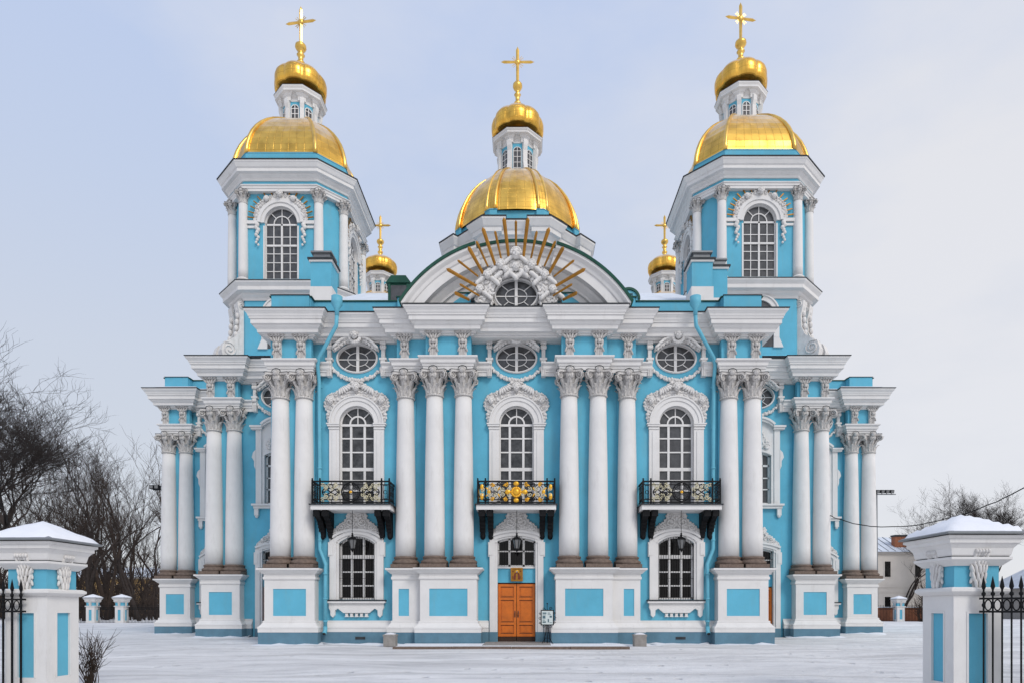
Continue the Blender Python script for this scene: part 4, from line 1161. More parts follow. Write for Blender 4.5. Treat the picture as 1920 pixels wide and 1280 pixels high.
# dormers
d = MB(); x = -5.62; y0 = 30.9
d.box(x - .50, x + .50, y0, y0 + 2.4, 15.6, 17.0, GREEN)
d.box(x - .40, x + .40, y0 - .02, y0 + .01, 15.95, 16.9, GLASSG)
for a, b in ((-.5, -.38), (.38, .5)): d.box(x + a, x + b, y0 - .05, y0, 15.6, 17.0, GREEN)
d.prism([(x - .60, 17.0), (x + .60, 17.0), (x + .35, 17.34), (x - .35, 17.34)], y0 - .1, y0 + 2.4, GREEN); d.build('dormer', CATH)
d = MB(); x = 5.30
arch_band(d, x, 16.25, .44, .55, y0 - .06, y0 + 2, GREEN); d.box(x - .55, x + .55, y0 - .06, y0 + 2, 15.5, 16.1, GREEN)
d.prism([(x + .46 * cos(pi * i / 12), 16.22 + .46 * sin(pi * i / 12)) for i in range(13)] + [(x - .46, 16.05), (x + .46, 16.05)], y0, y0 + .05, PIPE)
for k in range(4): d.box(x - .2, x + .2, y0 - .03, y0 - .001, 16.2 + k * .09, 16.24 + k * .09, FLASH)
d.build('dormer', CATH)

# ---- crosses, onions, lanterns
def cross_mb(h, hw):
    mb = MB(); t = .055 * h / 2.0 + .03
    def arm(p, q, wd):
        p = Vector(p); q = Vector(q); d = (q - p); ln = d.length; d.normalize(); n_ = Vector((d.z, 0, -d.x)) * wd; y = Vector((0, wd * .7, 0)); e_ = p + d * (ln - wd * 2.4)
        vs = [p + n_, p + y, p - n_, p - y, e_ + n_ * 1.15, e_ + y * 1.1, e_ - n_ * 1.15, e_ - y * 1.1, q]
        mb.add(vs, [(0, 1, 5, 4), (1, 2, 6, 5), (2, 3, 7, 6), (3, 0, 4, 7), (4, 5, 8), (5, 6, 8), (6, 7, 8), (7, 4, 8)], GOLDC)
    zc = h * .58
    arm((0, 0, 0), (0, 0, h), t); arm((0, 0, zc), (hw, 0, zc), t); arm((0, 0, zc), (-hw, 0, zc), t)
    mb.ball((0, 0, zc), t * 2.0, GOLDC, (1, .6, 1))
    for a in (pi / 4, 3 * pi / 4, 5 * pi / 4, 7 * pi / 4):
        for da in (-.16, .16): mb.obox((0, 0, zc), (hw * .42 * cos(a + da), 0, zc + hw * .42 * sin(a + da)), .025, .025, GOLDC)
    return mb
def stem_prof(h, r):
    return [(r * 1.5, 0), (r * .8, h * .10), (r * .55, h * .2), (r * .9, h * .24), (r * .9, h * .30), (r * .5, h * .34), (r * .6, h * .50), (r * .9, h * .56), (r * .55, h * .62), (r * .5, h * .68),
            (r * .95, h * .74), (r * 1.25, h * .82), (r * 1.2, h * .9), (r * .75, h * .97), (r * .3, h * 1.0)]
def onion_mb(R, z0, h, stem_h, stem_r):
    mb = MB()
    pr = [(.66, -.30), (.66, -.03), (.80, 0), (.93, .04), (.985, .13), (1.0, .28), (1.0, .42), (.96, .56), (.87, .68), (.72, .79), (.52, .87), (.30, .94), (.16, 1.0)]
    def md(a, z):
        return .93 + .08 * abs(cos(4 * a)) ** .6
    fine = []
    for i in range(len(pr) - 1):
        for k in range(3):
            t = k / 3; fine.append((pr[i][0] + (pr[i + 1][0] - pr[i][0]) * t, pr[i][1] + (pr[i + 1][1] - pr[i][1]) * t))
    fine.append(pr[-1])
    mb.lathe([(r * R, z0 + z * h) for r, z in fine], GOLDO, 96, mod=md)
    mb.lathe([(r, z0 + h * .98 + z) for r, z in stem_prof(stem_h, stem_r)], GOLDC, 16)
    return mb
def ngon(n, R, a0=0.0): return [(R * cos(a0 + 2 * pi * i / n), R * sin(a0 + 2 * pi * i / n)) for i in range(n)]
def cwfix(p):                     # sweep wants outward on the right of travel: counter-clockwise
    return p
def lantern_mb(R, z0, z1, ressaut=.14):
    """octagonal lantern with windows on its faces, scrolled buttresses and a broken cornice; R = face distance"""
    mb = MB(); wins = []
    RV = R / cos(pi / 8)
    mb.sweep(ngon(8, RV, pi / 8), [(0, z0), (0, z1)], BLUE, True)
    h = z1 - z0; side = 2 * R * math.tan(pi / 8)
    for i in range(8):
        a = i * pi / 4 - pi / 2; ca, sa_ = cos(a), sin(a)
        def T(u, v, z): return (ca * v - sa_ * u, sa_ * v + ca * u, z)          # u along face, v outward
        def fbox(u0, u1, v0, v1, za, zb_, m):
            vs = [T(u, v, z) for z in (za, zb_) for v in (v0, v1) for u in (u0, u1)]
            mb.add(vs, [(0, 1, 3, 2), (4, 6, 7, 5), (0, 4, 5, 1), (2, 3, 7, 6), (0, 2, 6, 4), (1, 5, 7, 3)], m)
        ww = side * .27; zb_, zt_ = z0 + h * .20, z0 + h * .72
        pts = [(-ww, zb_), (ww, zb_)] + [(ww * cos(pi * k / 8), zt_ + ww * sin(pi * k / 8)) for k in range(9)]
        mb.add([T(u, R + .015, z) for u, z in pts], [tuple(range(len(pts)))], GLASSG)
        fbox(-.022, .022, R + .016, R + .05, zb_, zt_ + ww, WHITE)
        for k in range(5): zz = zb_ + (zt_ - zb_) * k / 4; fbox(-ww, ww, R + .016, R + .045, zz - .02, zz + .02, WHITE)
        for s in (-1, 1): fbox(s * ww - .025, s * ww + .025, R + .016, R + .05, zb_, zt_, WHITE)
        for k in range(8):
            t, u = pi * k / 8, pi * (k + 1) / 8
            q = [(r * cos(v), zt_ + r * sin(v)) for r, v in ((ww - .02, t), (ww + .03, t), (ww + .03, u), (ww - .02, u))]
            mb.add([T(x, R + .05, z) for x, z in q], [(0, 1, 2, 3)], WHITE)
        # corner buttress with a scroll foot, on the vertex at +22.5 deg
        b = a + pi / 8; cb, sb = cos(b), sin(b)
        def T2(u, v, z): return (cb * v - sb * u, sb * v + cb * u, z)
        prof = [(RV - .05, z0), (RV + .34 * R, z0), (RV + .36 * R, z0 + h * .10), (RV + .25 * R, z0 + h * .28), (RV + .13 * R, z0 + h * .45), (RV + .12 * R, z0 + h * .72), (RV + .20 * R, z0 + h * .82), (RV + .22 * R, z0 + h * .92), (RV + .10 * R, z1), (RV - .05, z1)]
        k = len(prof); hw = side * .15
        vs = [T2(-hw, v, z) for v, z in prof] + [T2(hw, v, z) for v, z in prof]
        mb.add(vs, [tuple(range(k)), tuple(range(2 * k - 1, k - 1, -1))] + [(j, (j + 1) % k, k + (j + 1) % k, k + j) for j in range(k)], WHITE)
    # broken cornice path: octagon with projecting corners
    path = []
    for i in range(8):
        a = i * pi / 4 + pi / 8; v = Vector((cos(a), sin(a))) * RV
        t1 = Vector((-sin(a - pi / 8), cos(a - pi / 8))); t2 = Vector((-sin(a + pi / 8), cos(a + pi / 8)))
        n1 = Vector((cos(a - pi / 8), sin(a - pi / 8))); n2 = Vector((cos(a + pi / 8), sin(a + pi / 8)))
        e_ = side * .20
        path += [v - t1 * e_, v - t1 * e_ + n1 * ressaut, v + Vector((cos(a), sin(a))) * ressaut * 1.08, v + t2 * e_ + n2 * ressaut, v + t2 * e_]
    path = [(p.x, p.y) for p in path]
    mb.sweep(path, [(-.1, z1 - h * .10), (.03, z1 - h * .10), (.03, z1), (.10, z1 + .06), (.13, z1 + .16), (.26 * R + .02, z1 + .20), (.26 * R + .02, z1 + .30), (.34 * R, z1 + .40), (.35 * R, z1 + .46)], WHITE, True)
    mb.sweep(path, [(.25 * R, z1 + .462), (.36 * R, z1 + .462), (.36 * R, z1 + .49), (-.3 * R, z1 + .62)], FLASH, True)
    return mb

# ---- bell towers
def octo(h, w_):                  # irregular octagon, half size h, half length of the wide faces w_, counter-clockwise
    return [(-w_, -h), (w_, -h), (h, -w_), (h, w_), (w_, h), (-w_, h), (-h, w_), (-h, -w_)]
def tower():
    t = MB(); z0, z1 = 19.9, 25.0
    # lower stage
    t.sweep(octo(3.25, 2.0), [(0, 14.6), (0, 19.1)], BLUE, True)
    t.sweep(octo(3.25, 2.0), [(.0, 14.9), (.45, 14.9), (.45, 15.3), (.1, 15.75), (0, 15.75)], BLUE, True)
    t.sweep(octo(3.25, 2.0), [(.05, 18.85), (.08, 19.0), (.2, 19.1), (.24, 19.2), (.5, 19.25), (.5, 19.45), (.64, 19.62), (.66, 19.70), (-.4, 19.9)], WHITE, True)
    t.sweep(octo(3.25, 2.0), [(.5, 19.705), (.69, 19.705), (.69, 19.74), (.1, 19.86), (0, 19.80)], FLASH, True)
    # drum with the window openings of the four wide faces
    for k in range(4):
        d = MB(); op = arch_op(0, .92, 20.12, 23.25, .92)
        d.wall(-1.95, 1.95, 19.8, 25.5, -3.2, [op], .3, BLUE)
        a = k * pi / 2
        t.add([(x * cos(a) - y * sin(a), x * sin(a) + y * cos(a), z) for x, y, z in d.v], [f for f, m in zip(d.f, d.m) if d.mats[m] is BLUE], BLUE)
        t.add([(x * cos(a) - y * sin(a), x * sin(a) + y * cos(a), z) for x, y, z in d.v], [f for f, m in zip(d.f, d.m) if d.mats[m] is WHITE], WHITE)
        b = [( 1.95, -3.2), (3.2, -1.95)]
        q = [(x * cos(a) - y * sin(a), x * sin(a) + y * cos(a)) for x, y in b]
        t.add([(q[0][0], q[0][1], 19.8), (q[1][0], q[1][1], 19.8), (q[1][0], q[1][1], 25.5), (q[0][0], q[0][1], 25.5)], [(0, 1, 2, 3)], BLUE)
        # string course at the springing
        for s in (-1, 1):
            for za, zb_, dd in ((22.95, 23.08, .08), (23.16, 23.34, .14)):
                bx = MB(); bx.box(*sorted((s * 1.28, s * 1.94)), -3.2 - dd, -3.19, za, zb_, WHITE)
                t.add([(x * cos(a) - y * sin(a), x * sin(a) + y * cos(a), z) for x, y, z in bx.v], bx.f, WHITE)
    tw = t.build('bell_tower', CATH)
    c = MB(); P_ = octo(3.42, 2.05)
    c.sweep(P_, [(-.3, 24.97), (.06, 24.97), (.06, 25.1), (.10, 25.12), (.10, 25.22), (.16, 25.26), (.16, 25.30), (-.3, 25.31)], WHITE, True)
    c.sweep(P_, [(-.02, 25.30), (-.02, 25.58)], BLUE, True)
    c.sweep(P_, [(-.1, 25.55), (.05, 25.55), (.08, 25.60), (.08, 25.68), (.20, 25.78), (.22, 25.84), (.40, 25.87), (.40, 26.05), (.46, 26.08), (.56, 26.26), (.60, 26.30), (.60, 26.37), (-.3, 26.4)], WHITE, True)
    c.sweep(P_, [(.45, 26.375), (.64, 26.375), (.65, 26.42), (-.10, 26.62), (-.3, 26.5)], FLASH, True)
    c.sweep(octo(3.30, 1.96), [(0, 26.5), (0, 27.22), (.02, 27.22), (.02, 27.26), (-.3, 27.27)], BLUE, True)
    o = c.build('cornice', tw); o.location = (0, 0, -.08)
    # dome: octagonal rings with raised ribs
    d = MB(); base = octo(3.22, 1.92)
    pr = [(1.0, 0), (1.0, .25), (.985, .6), (.95, 1.05), (.90, 1.5), (.83, 1.95), (.74, 2.4), (.64, 2.8), (.53, 3.15), (.42, 3.42), (.33, 3.6), (.28, 3.7)]
    vs = [(x * r, y * r, 27.16 + z) for r, z in pr for x, y in base]
    d.add(vs, [(j * 8 + i, j * 8 + (i + 1) % 8, (j + 1) * 8 + (i + 1) % 8, (j + 1) * 8 + i) for j in range(len(pr) - 1) for i in range(8)], GOLD)
    for i in range(8):
        x, y = base[i]; d.tube([(x * r * 1.005, y * r * 1.005, 27.16 + z) for r, z in pr], [.13 * max(.5, r) for r, z in pr], GOLDC, 8)
    ed = octo(3.24, 1.93); d.sweep(ed, [(0, 27.16), (.05, 27.16), (.05, 27.25), (0, 27.26)], GOLDC, True)
    d.build('dome', tw)
    lantern_mb(.98, 29.7, 32.05, .11).build('lantern', tw)
    onion_mb(1.55, 32.90, 1.60, 1.72, .27).build('onion_dome', tw)
    cr = cross_mb(2.35, 1.0).build('cross', tw); cr.location = (0, 0, 36.1)
    # columns on the chamfers
    cs = MB(); cs.lathe(shaft_prof(.27, .235, .22, 4.5), WHITE, 20); cs.lathe([(.33, 0), (.33, .1), (.35, .12), (.35, .18), (.29, .22), (.27, .25)], WHITE, 20)
    cap = capital_mb(); cap.v = [(x * .63, y * .63, z * .60 + 4.43) for x, y, z in cap.v]
    b0 = len(cs.v); cs.v += cap.v; 
    for f, m, sm in zip(cap.f, cap.m, cap.sm): cs.f.append([b0 + i for i in f]); cs.m.append(cs.mi(cap.mats[m])); cs.sm.append(sm)
    first = None
    for k in range(4):
        a = k * pi / 2
        for x, y in ((2.12, -3.22), (3.22, -2.12)):
            if first is None: first = cs.build('column', tw); o = first
            else: o = first.copy(); COL.objects.link(o)
            o.location = (x * cos(a) - y * sin(a), x * sin(a) + y * cos(a), 19.86); o.rotation_euler = (0, 0, a)
    # windows: sash, panes, hood of rocaille with small rays
    wf = None
    for k in range(4):
        a = k * pi / 2
        if wf is None:
            m_ = MB(); y = -3.2; op = arch_op(0, .92, 20.12, 23.25, .92)
            for s in (-1, 1): m_.box(*sorted((s * .92, s * 1.0)), y - .03, y + .02, 20.12, 23.1, WHITE)
            arch_band(m_, 0, 23.25, .92, 1.12, y - .10, y + .02, WHITE); arch_band(m_, 0, 23.25, 1.12, 1.30, y - .16, y + .02, WHITE)
            yy = y + .15
            def bar(x0, x1, za, zb_, dd=.05): m_.box(x0, x1, yy - dd, yy + .03, za, zb_, WHITE)
            bar(-.92, -.86, 20.12, 23.3); bar(.86, .92, 20.12, 23.3); bar(-.05, .05, 20.12, 23.26)
            for x in (-.46, .46): bar(x - .022, x + .022, 20.12, 23.26, .03)
            for z in (20.6, 21.1, 21.6, 22.55): bar(-.9, .9, z - .02, z + .02, .028)
            bar(-.9, .9, 22.0, 22.10, .06); bar(-.9, .9, 23.18, 23.27, .05); bar(-.92, .92, 20.10, 20.18)
            arch_band(m_, 0, 23.27, .86, .92, yy - .05, yy + .03, WHITE); arch_band(m_, 0, 23.27, .42, .47, yy - .04, yy + .03, WHITE)
            for t_ in (pi / 4, pi / 2, 3 * pi / 4):
                r0 = 0 if abs(t_ - pi / 2) < .1 else .46
                m_.obox((r0 * cos(t_), yy, 23.27 + r0 * sin(t_)), (.88 * cos(t_), yy, 23.27 + .88 * sin(t_)), .04, .05, WHITE)
            L_ = outline(op); m_.add([(x, y + .17, z) for x, z in L_], [tuple(range(len(L_)))], GLASSG)
            half = [(1.31, -.1), (1.50, .12), (1.46, .5), (1.38, .8), (1.20, 1.08), (1.0, 1.22), (.82, 1.45), (.5, 1.42), (.3, 1.58), (.18, 1.82), (0, 1.86)]
            PL = [(x, 23.25 + z) for x, z in half] + [(-x, 23.25 + z) for x, z in reversed(half[:-1])] + [(-1.30 * cos(u), 23.25 + 1.30 * sin(u)) for u in [pi * i / 18 for i in range(19)]]
            rocaille(m_, PL, y, 60, 17, .045, .09, .12, sym=0)
            head(m_, (0, y - .25, 23.25 + 1.52), .17, STUCCO); head(m_, (-.75, y - .2, 23.25 + 1.25), .14, STUCCO); head(m_, (.75, y - .2, 23.25 + 1.25), .14, STUCCO)
            for s in (-1, 1):
                for j in range(9): m_.ball((s * (1.30 + .07 * sin(j * 2.1)), y - .12, 23.1 - j * .14), .13 - .008 * j, STUCCO, (1, .8, 1.1), 7, 5)
                for t_ in (.10, .27, .44, .62, .80, 1.02, 1.25):
                    q0 = 1.46; q1 = 1.86 if t_ < .9 else 1.98
                    m_.obox((s * q0 * cos(t_), y - .10, 23.25 + q0 * sin(t_) + .1), (s * q1 * cos(t_), y - .10, 23.25 + q1 * sin(t_) + .12), .06, .05, RAY)
            wf = m_.build('window', tw); o = wf
        else: o = wf.copy(); COL.objects.link(o)
        o.rotation_euler = (0, 0, a)
    # scrolled buttresses on the lower chamfers and blind arches on the lower faces
    sf = None; bf = None
    for k in range(4):
        a = k * pi / 2 - pi / 4 + pi / 2 * 0
        if sf is None:
            s_ = MB(); v0 = (3.25 + 2.0) / sqrt(2)
            prof = [(v0 - .1, 15.5), (v0 + 1.15, 15.5), (v0 + 1.22, 15.9), (v0 + 1.08, 16.35), (v0 + .75, 16.55), (v0 + .42, 16.85), (v0 + .24, 17.3), (v0 + .20, 17.9), (v0 + .30, 18.35), (v0 + .36, 18.75), (v0 + .20, 18.95), (v0 - .1, 18.95)]
            for off in (-.44, .44):
                hw = .26; kk = len(prof)
                vs = [(v, off - hw, z) for v, z in prof] + [(v, off + hw, z) for v, z in prof]
                s_.add(vs, [tuple(range(kk)), tuple(range(2 * kk - 1, kk - 1, -1))] + [(j, (j + 1) % kk, kk + (j + 1) % kk, kk + j) for j in range(kk)], STUCCO)
                for sd in (-1, 1):
                    for c_, r_ in (((v0 + .80, 16.0), .40), ((v0 + .12, 18.6), .20)):
                        pts = [(c_[0] + r_ * (1 - .85 * i / 24) * cos(i / 24 * 3.6 * pi + 1), off + sd * (hw + .01), c_[1] + r_ * (1 - .85 * i / 24) * sin(i / 24 * 3.6 * pi + 1)) for i in range(25)]
                        s_.tube(pts, .05, STUCCO, 5)
                for j in range(5): s_.ball((v0 + .36 - .03 * j, off, 17.0 + .36 * j), .15, STUCCO, (.8, 1, 1.2), 7, 5)
            sf = s_.build('scroll_buttress', tw); o = sf
        else: o = sf.copy(); COL.objects.link(o)
        o.rotation_euler = (0, 0, a)
        if bf is None:
            b_ = MB(); arch_band(b_, 0, 18.0, .74, .98, -3.36, -3.24, WHITE); arch_band(b_, 0, 18.0, .981, 1.06, -3.42, -3.24, WHITE)
            for s in (-1, 1):
                b_.box(*sorted((s * .74, s * 1.05)), -3.36, -3.24, 16.7, 17.998, WHITE); b_.prism([(s * .74, 16.698), (s * 1.05, 16.698), (s * 1.28, 16.15), (s * .74, 16.15)], -3.35, -3.24, WHITE)
            b_.prism([(.74 * cos(pi * q / 12), 18.0 + .74 * sin(pi * q / 12)) for q in range(13)] + [(-.74, 16.2), (.74, 16.2)], -3.27, -3.24, GLASSG)
            bf = b_.build('blind_arch', tw); o = bf
        else: o = bf.copy(); COL.objects.link(o)
        o.rotation_euler = (0, 0, k * pi / 2)
    return tw
TW = tower()
TW.location = (-13.36, 39.85, 0); TW.rotation_euler = (0, 0, 0)
TWX, TWY = 13.36, 39.85
for x, y, rz in ((13.50, 39.6, .01), (-13.2, 61.0, 0), (13.45, 61.0, 0)):
    c = dup(TW, CATH, (x, y, 0), radians(rz))
    for q in [o for o in bpy.data.objects if o.parent == c]:
        if q.name.startswith('cross'): q.rotation_euler = (0, 0, radians(8 if rz else 0))
for q in [o for o in bpy.data.objects if o.parent == TW]:
    if q.name.startswith('cross'): q.rotation_euler = (0, 0, radians(-8))

# ---- central dome
def central():
    cx, cy = 0, 51.3; R = 5.2
    def brk(RV, ress, e_):
        out = []
        for i in range(8):
            a = i * pi / 4 + pi / 8; v = Vector((cos(a), sin(a))) * RV
            t1 = Vector((-sin(a - pi / 8), cos(a - pi / 8))); t2 = Vector((-sin(a + pi / 8), cos(a + pi / 8)))
            n1 = Vector((cos(a - pi / 8), sin(a - pi / 8))); n2 = Vector((cos(a + pi / 8), sin(a + pi / 8)))
            out += [v - t1 * e_, v - t1 * e_ + n1 * ress, v + Vector((cos(a), sin(a))) * ress * 1.08, v + t2 * e_ + n2 * ress, v + t2 * e_]
        return [(p.x, p.y) for p in out]
    mb = MB(); path = brk(5.05, .42, .42)
    mb.sweep(ngon(8, 5.05, pi / 8), [(0, 17), (0, 28.4)], BLUE, True)
    mb.sweep(path, [(-.04, 17), (-.04, 27.4)], BLUE, True)
    cd = mb.build('central_dome', CATH); cd.location = (cx - .22, cy, 0)
    c = MB()
    c.sweep(path, [(-.2, 26.5), (.04, 26.5), (.05, 26.7), (.12, 26.75), (.12, 26.95), (-.2, 26.96)], WHITE, True)
    c.sweep(path, [(-.2, 27.62), (.04, 27.62), (.06, 27.75), (.22, 27.95), (.26, 28.05), (.46, 28.1), (.46, 28.4), (.54, 28.45), (.70, 28.75), (.76, 28.85), (.76, 28.97), (-.4, 29.0)], WHITE, True)
    c.sweep(path, [(.6, 28.975), (.80, 28.975), (.81, 29.05), (-.3, 29.35), (-.5, 29.2)], FLASH, True)
    c.sweep(brk(4.80, .25, .42), [(0, 29.0), (0, 30.15), (.03, 30.15), (.03, 30.2), (-.6, 30.22)], BLUE, True)
    c.build('cornice', cd)
    d = MB(); base = ngon(8, 4.95, pi / 8)
    pr = [(1.0, 0), (1.0, .35), (.985, .8), (.955, 1.4), (.91, 2.0), (.85, 2.6), (.77, 3.2), (.68, 3.75), (.58, 4.2), (.48, 4.55), (.40, 4.78), (.34, 4.9)]
    n = 8; sub = 4
    ring = []
    for i in range(8):
        p, q = Vector(base[i]), Vector(base[(i + 1) % 8])
        for k in range(sub):
            m_ = p.lerp(q, k / sub); b = m_.normalized() * 4.80; ring.append(m_.lerp(b, .45))
    N_ = len(ring)
    vs = [(p.x * r, p.y * r, 30.2 + z) for r, z in pr for p in ring]
    d.add(vs, [(j * N_ + i, j * N_ + (i + 1) % N_, (j + 1) * N_ + (i + 1) % N_, (j + 1) * N_ + i) for j in range(len(pr) - 1) for i in range(N_)], GOLD, True)
    for i in range(8):
        p = ring[i * sub]; pn = ring[(i * sub + 1) % N_]; tn = (Vector((-p.y, p.x))).normalized()
        for s in (-1, 1):
            d.tube([(p.x * r + tn.x * s * .33 * (.35 + .65 * r), p.y * r + tn.y * s * .33 * (.35 + .65 * r), 30.2 + z) for r, z in pr], [.13 * max(.5, r) for r, z in pr], GOLDC, 6)
        d.add([v for r, z in pr for v in ((p.x * r * 1.01 - tn.x * .3 * (.35 + .65 * r), p.y * r * 1.01 - tn.y * .3 * (.35 + .65 * r), 30.2 + z), (p.x * r * 1.01 + tn.x * .3 * (.35 + .65 * r), p.y * r * 1.01 + tn.y * .3 * (.35 + .65 * r), 30.2 + z))],
              [(2 * j, 2 * j + 1, 2 * j + 3, 2 * j + 2) for j in range(len(pr) - 1)], GOLD)
    d.build('dome', cd)
    lantern_mb(1.32, 34.3, 37.6, .16).build('lantern', cd)
    onion_mb(2.03, 38.58, 2.15, 2.4, .30).build('onion_dome', cd)
    cr = cross_mb(2.9, 1.33).build('cross', cd); cr.location = (0, 0, 42.95)
central()

# ================================================================= THINGS AT THE FACADE
# icon over the door
ic = empty('icon', (0, W1 - .02, 2.8), 'small gilded icon of a standing saint over the wooden doors', 'icon')
mb = MB(); mb.box(-.27, .27, 0, .10, .02, .62, RAY)
for a, b, c, d_ in ((-.27, .27, .55, .62), (-.27, .27, .02, .09), (-.27, -.20, .09, .55), (.20, .27, .09, .55)): mb.box(a, b, -.03, 0.001, c, d_, RAY)
mb.build('frame', ic)
ROBE = mat('icon_robe', (.16, .035, .02), .6, var=.3, scale=12)
mb = MB(); mb.prism([(-.15, .09), (.15, .09), (.14, .26), (.11, .36), (.05, .41), (-.05, .41), (-.11, .36), (-.14, .26)], -.012, -.001, ROBE)
mb.prism([(-.05, .09), (.05, .09), (.04, .36), (-.04, .36)], -.016, -.011, RAY); mb.ball((0, -.004, .445), .085, GOLDL, (1, .12, 1), 14, 8); mb.ball((0, -.012, .44), .048, ROBE, (1, .3, 1.2)); mb.ball((0, -.02, .445), .032, CREAM, (.8, .3, 1.2))
for s in (-1, 1): mb.ball((s * .19, -.004, .2), .03, ROBE, (.8, .3, 2.2)); mb.ball((s * .17, -.004, .46), .03, ROBE, (1, .3, 1))
mb.build('saint', ic)

# hanging lanterns
lan0 = None
for x, y_, lab in ((0, 28.25, 'black wrought iron lantern hanging before the fanlight over the wooden door'), (-7.14, 28.25, 'black wrought iron lantern hanging under the left balcony'),
                 (7.14, 28.25, 'black wrought iron lantern hanging under the right balcony')):
    if lan0 is None:
        lan0 = empty('lantern_lamp', (x, y_, 4.15), lab, 'lantern', 'lanterns hanging under the balconies')
        b = MB()
        b.tube([(0, 0, .72), (0, 0, 1.70)], .012, IRON, 5); b.lathe([(.03, .56), (.06, .6), (.03, .66), (.05, .70), (.01, .74)], IRON, 8)
        b.lathe([(.22, .44), (.20, .47), (.10, .54), (.04, .57)], IRON, 6, smooth=False)
        for i in range(6):
            a = pi / 3 * i; b.tube([(.19 * cos(a), .19 * sin(a), .44), (.11 * cos(a), .11 * sin(a), .04)], .014, IRON, 4)
            curl(b, (.17 * cos(a), .52), .06, .17 * sin(a), IRON, 1.2, 1, .010)
        b.lathe([(.12, 0), (.13, .03), (.12, .05)], IRON, 6, smooth=False); b.lathe([(.01, -.12), (.04, -.06), (.05, -.02), (.1, 0)], IRON, 6)
        b.build('cage', lan0)
        g = MB(); g.lathe([(.10, .05), (.175, .43)], DARKIN, 6, smooth=False); g.ball((0, 0, .24), .06, CREAMP, (1, 1, 1.5)); g.build('glass', lan0)
    else:
        c = dup(lan0, None, (x, y_, 4.15)); c['label'] = lab

# notice stand beside the door
ns = empty('notice_stand', (1.30, 27.75, .09), 'black wrought iron stand with a framed notice beside the door', 'notice stand')
mb = MB(); mb.box(-.24, .24, -.02, .02, .82, 1.42, PAPER); mb.build('notice_board', ns)
mb = MB()
for a, b, c, d_ in ((-.20, -.04, 1.28, 1.34), (.02, .12, 1.30, 1.33), (-.20, -.08, 1.08, 1.20), (.10, .20, 1.12, 1.20), (.02, .07, .92, 1.06), (-.20, -.06, .90, .96), (-.20, -.10, 1.0, 1.03), (.02, .16, 1.24, 1.26), (-.2, -.06, 1.23, 1.25), (.1, .2, .9, .92)):
    mb.box(a, b, -.026, -.0205, c, d_, PRINT)
mb.build('print', ns)
mb = MB()
for z in (.81, 1.43): mb.box(-.27, .27, -.025, .025, z - .02, z + .02, IRON)
for x in (-.26, .26): mb.box(x - .02, x + .02, -.025, .025, .80, 1.44, IRON)
for s in (-1, 1):
    mb.tube([(s * .03, 0, .8), (s * .05, 0, .5), (s * .12, 0, .2), (s * .24, -.12, 0)], .015, IRON, 5); mb.tube([(0, 0, .6), (0, .2, 0)], .015, IRON, 5)
    for z, k in ((1.5, 1), (.74, -1), (1.1, 1)):
        curl(mb, (s * (.14 if z != 1.1 else .31), z), .07, 0, IRON, 1.4, s * k, .013)
    curl(mb, (s * .31, .9), .05, 0, IRON, 1.3, s, .012); curl(mb, (s * .31, 1.3), .05, 0, IRON, 1.3, s, .012)
mb.tube([(0, 0, 1.44), (0, 0, 1.72)], .013, IRON, 5); mb.ball((0, 0, 1.72), .03, IRON); mb.tube([(-.13, -.04, .25), (.13, -.04, .25)], .012, IRON, 5); mb.tube([(0, 0, .0), (0, 0, .82)], .014, IRON, 5)
for x in (-.12, .12): mb.tube([(x, 0, .05), (x * .5, 0, .8)], .010, IRON, 5)
mb.build('frame', ns)

# concrete litter bins
bin0 = None
for x, lab in ((-5.35, 'square concrete litter bin standing left of the landing'), (5.18, 'square concrete litter bin standing right of the landing')):
    if bin0 is None:
        bin0 = empty('litter_bin', (x, 27.55, 0), lab, 'litter bin', 'concrete litter bins beside the landing')
        b = MB(); b.zprism([(-.25, -.25), (.25, -.25), (.25, .25), (-.25, .25)], 0, .42, STONE); b.box(-.27, .27, -.27, .27, .42, .50, STONE); b.box(-.2, .2, -.256, -.249, .1, .34, STONE); b.build('body', bin0)
        b = MB(); b.box(-.20, .20, -.20, .20, .501, .53, SNOWC); b.ball((0, 0, .52), .2, SNOWC, (1, 1, .25)); b.build('snow_cap', bin0)
    else:
        c = dup(bin0, None, (x, 27.45, 0)); c['label'] = lab

# ================================================================= GATE PILLARS AND FENCES
def acanthus_mb():
    mb = MB(); m = STUCCO
    mb.prism([(-.10, 0), (.10, 0), (.13, .1), (.15, .25), (.12, .40), (.14, .5), (-.14, .5), (-.12, .40), (-.15, .25), (-.13, .1)], -.03, 0, m)
    for z, wd, n_ in ((.05, .16, 3), (.15, .26, 4), (.26, .30, 5), (.37, .24, 4)):
        for k in range(n_):
            u = (k / (n_ - 1) - .5) * wd; rot = Matrix.Rotation(u * 3, 3, 'Y')
            mb.ball((u, -.05 - .03 * (1 - abs(u) * 5), z), .075, m, (.42, .5, 1.1), 7, 5, rot)
    for s in (-1, 1):
        for z in (.1, .2, .3): mb.ball((s * .15, -.03, z), .05, m, (.7, .5, 1.2), 6, 5, Matrix.Rotation(-s * .6, 3, 'Y'))
    for k in range(5):
        u = (k - 2) * .07; mb.ball((u, -.09, .48 + .02 * (2 - abs(k - 2))), .06, m, (.7, .8, 1.1), 7, 5); mb.ball((u, -.13, .52), .035, m, (1, 1, 1), 6, 5)
    return mb
AC = None
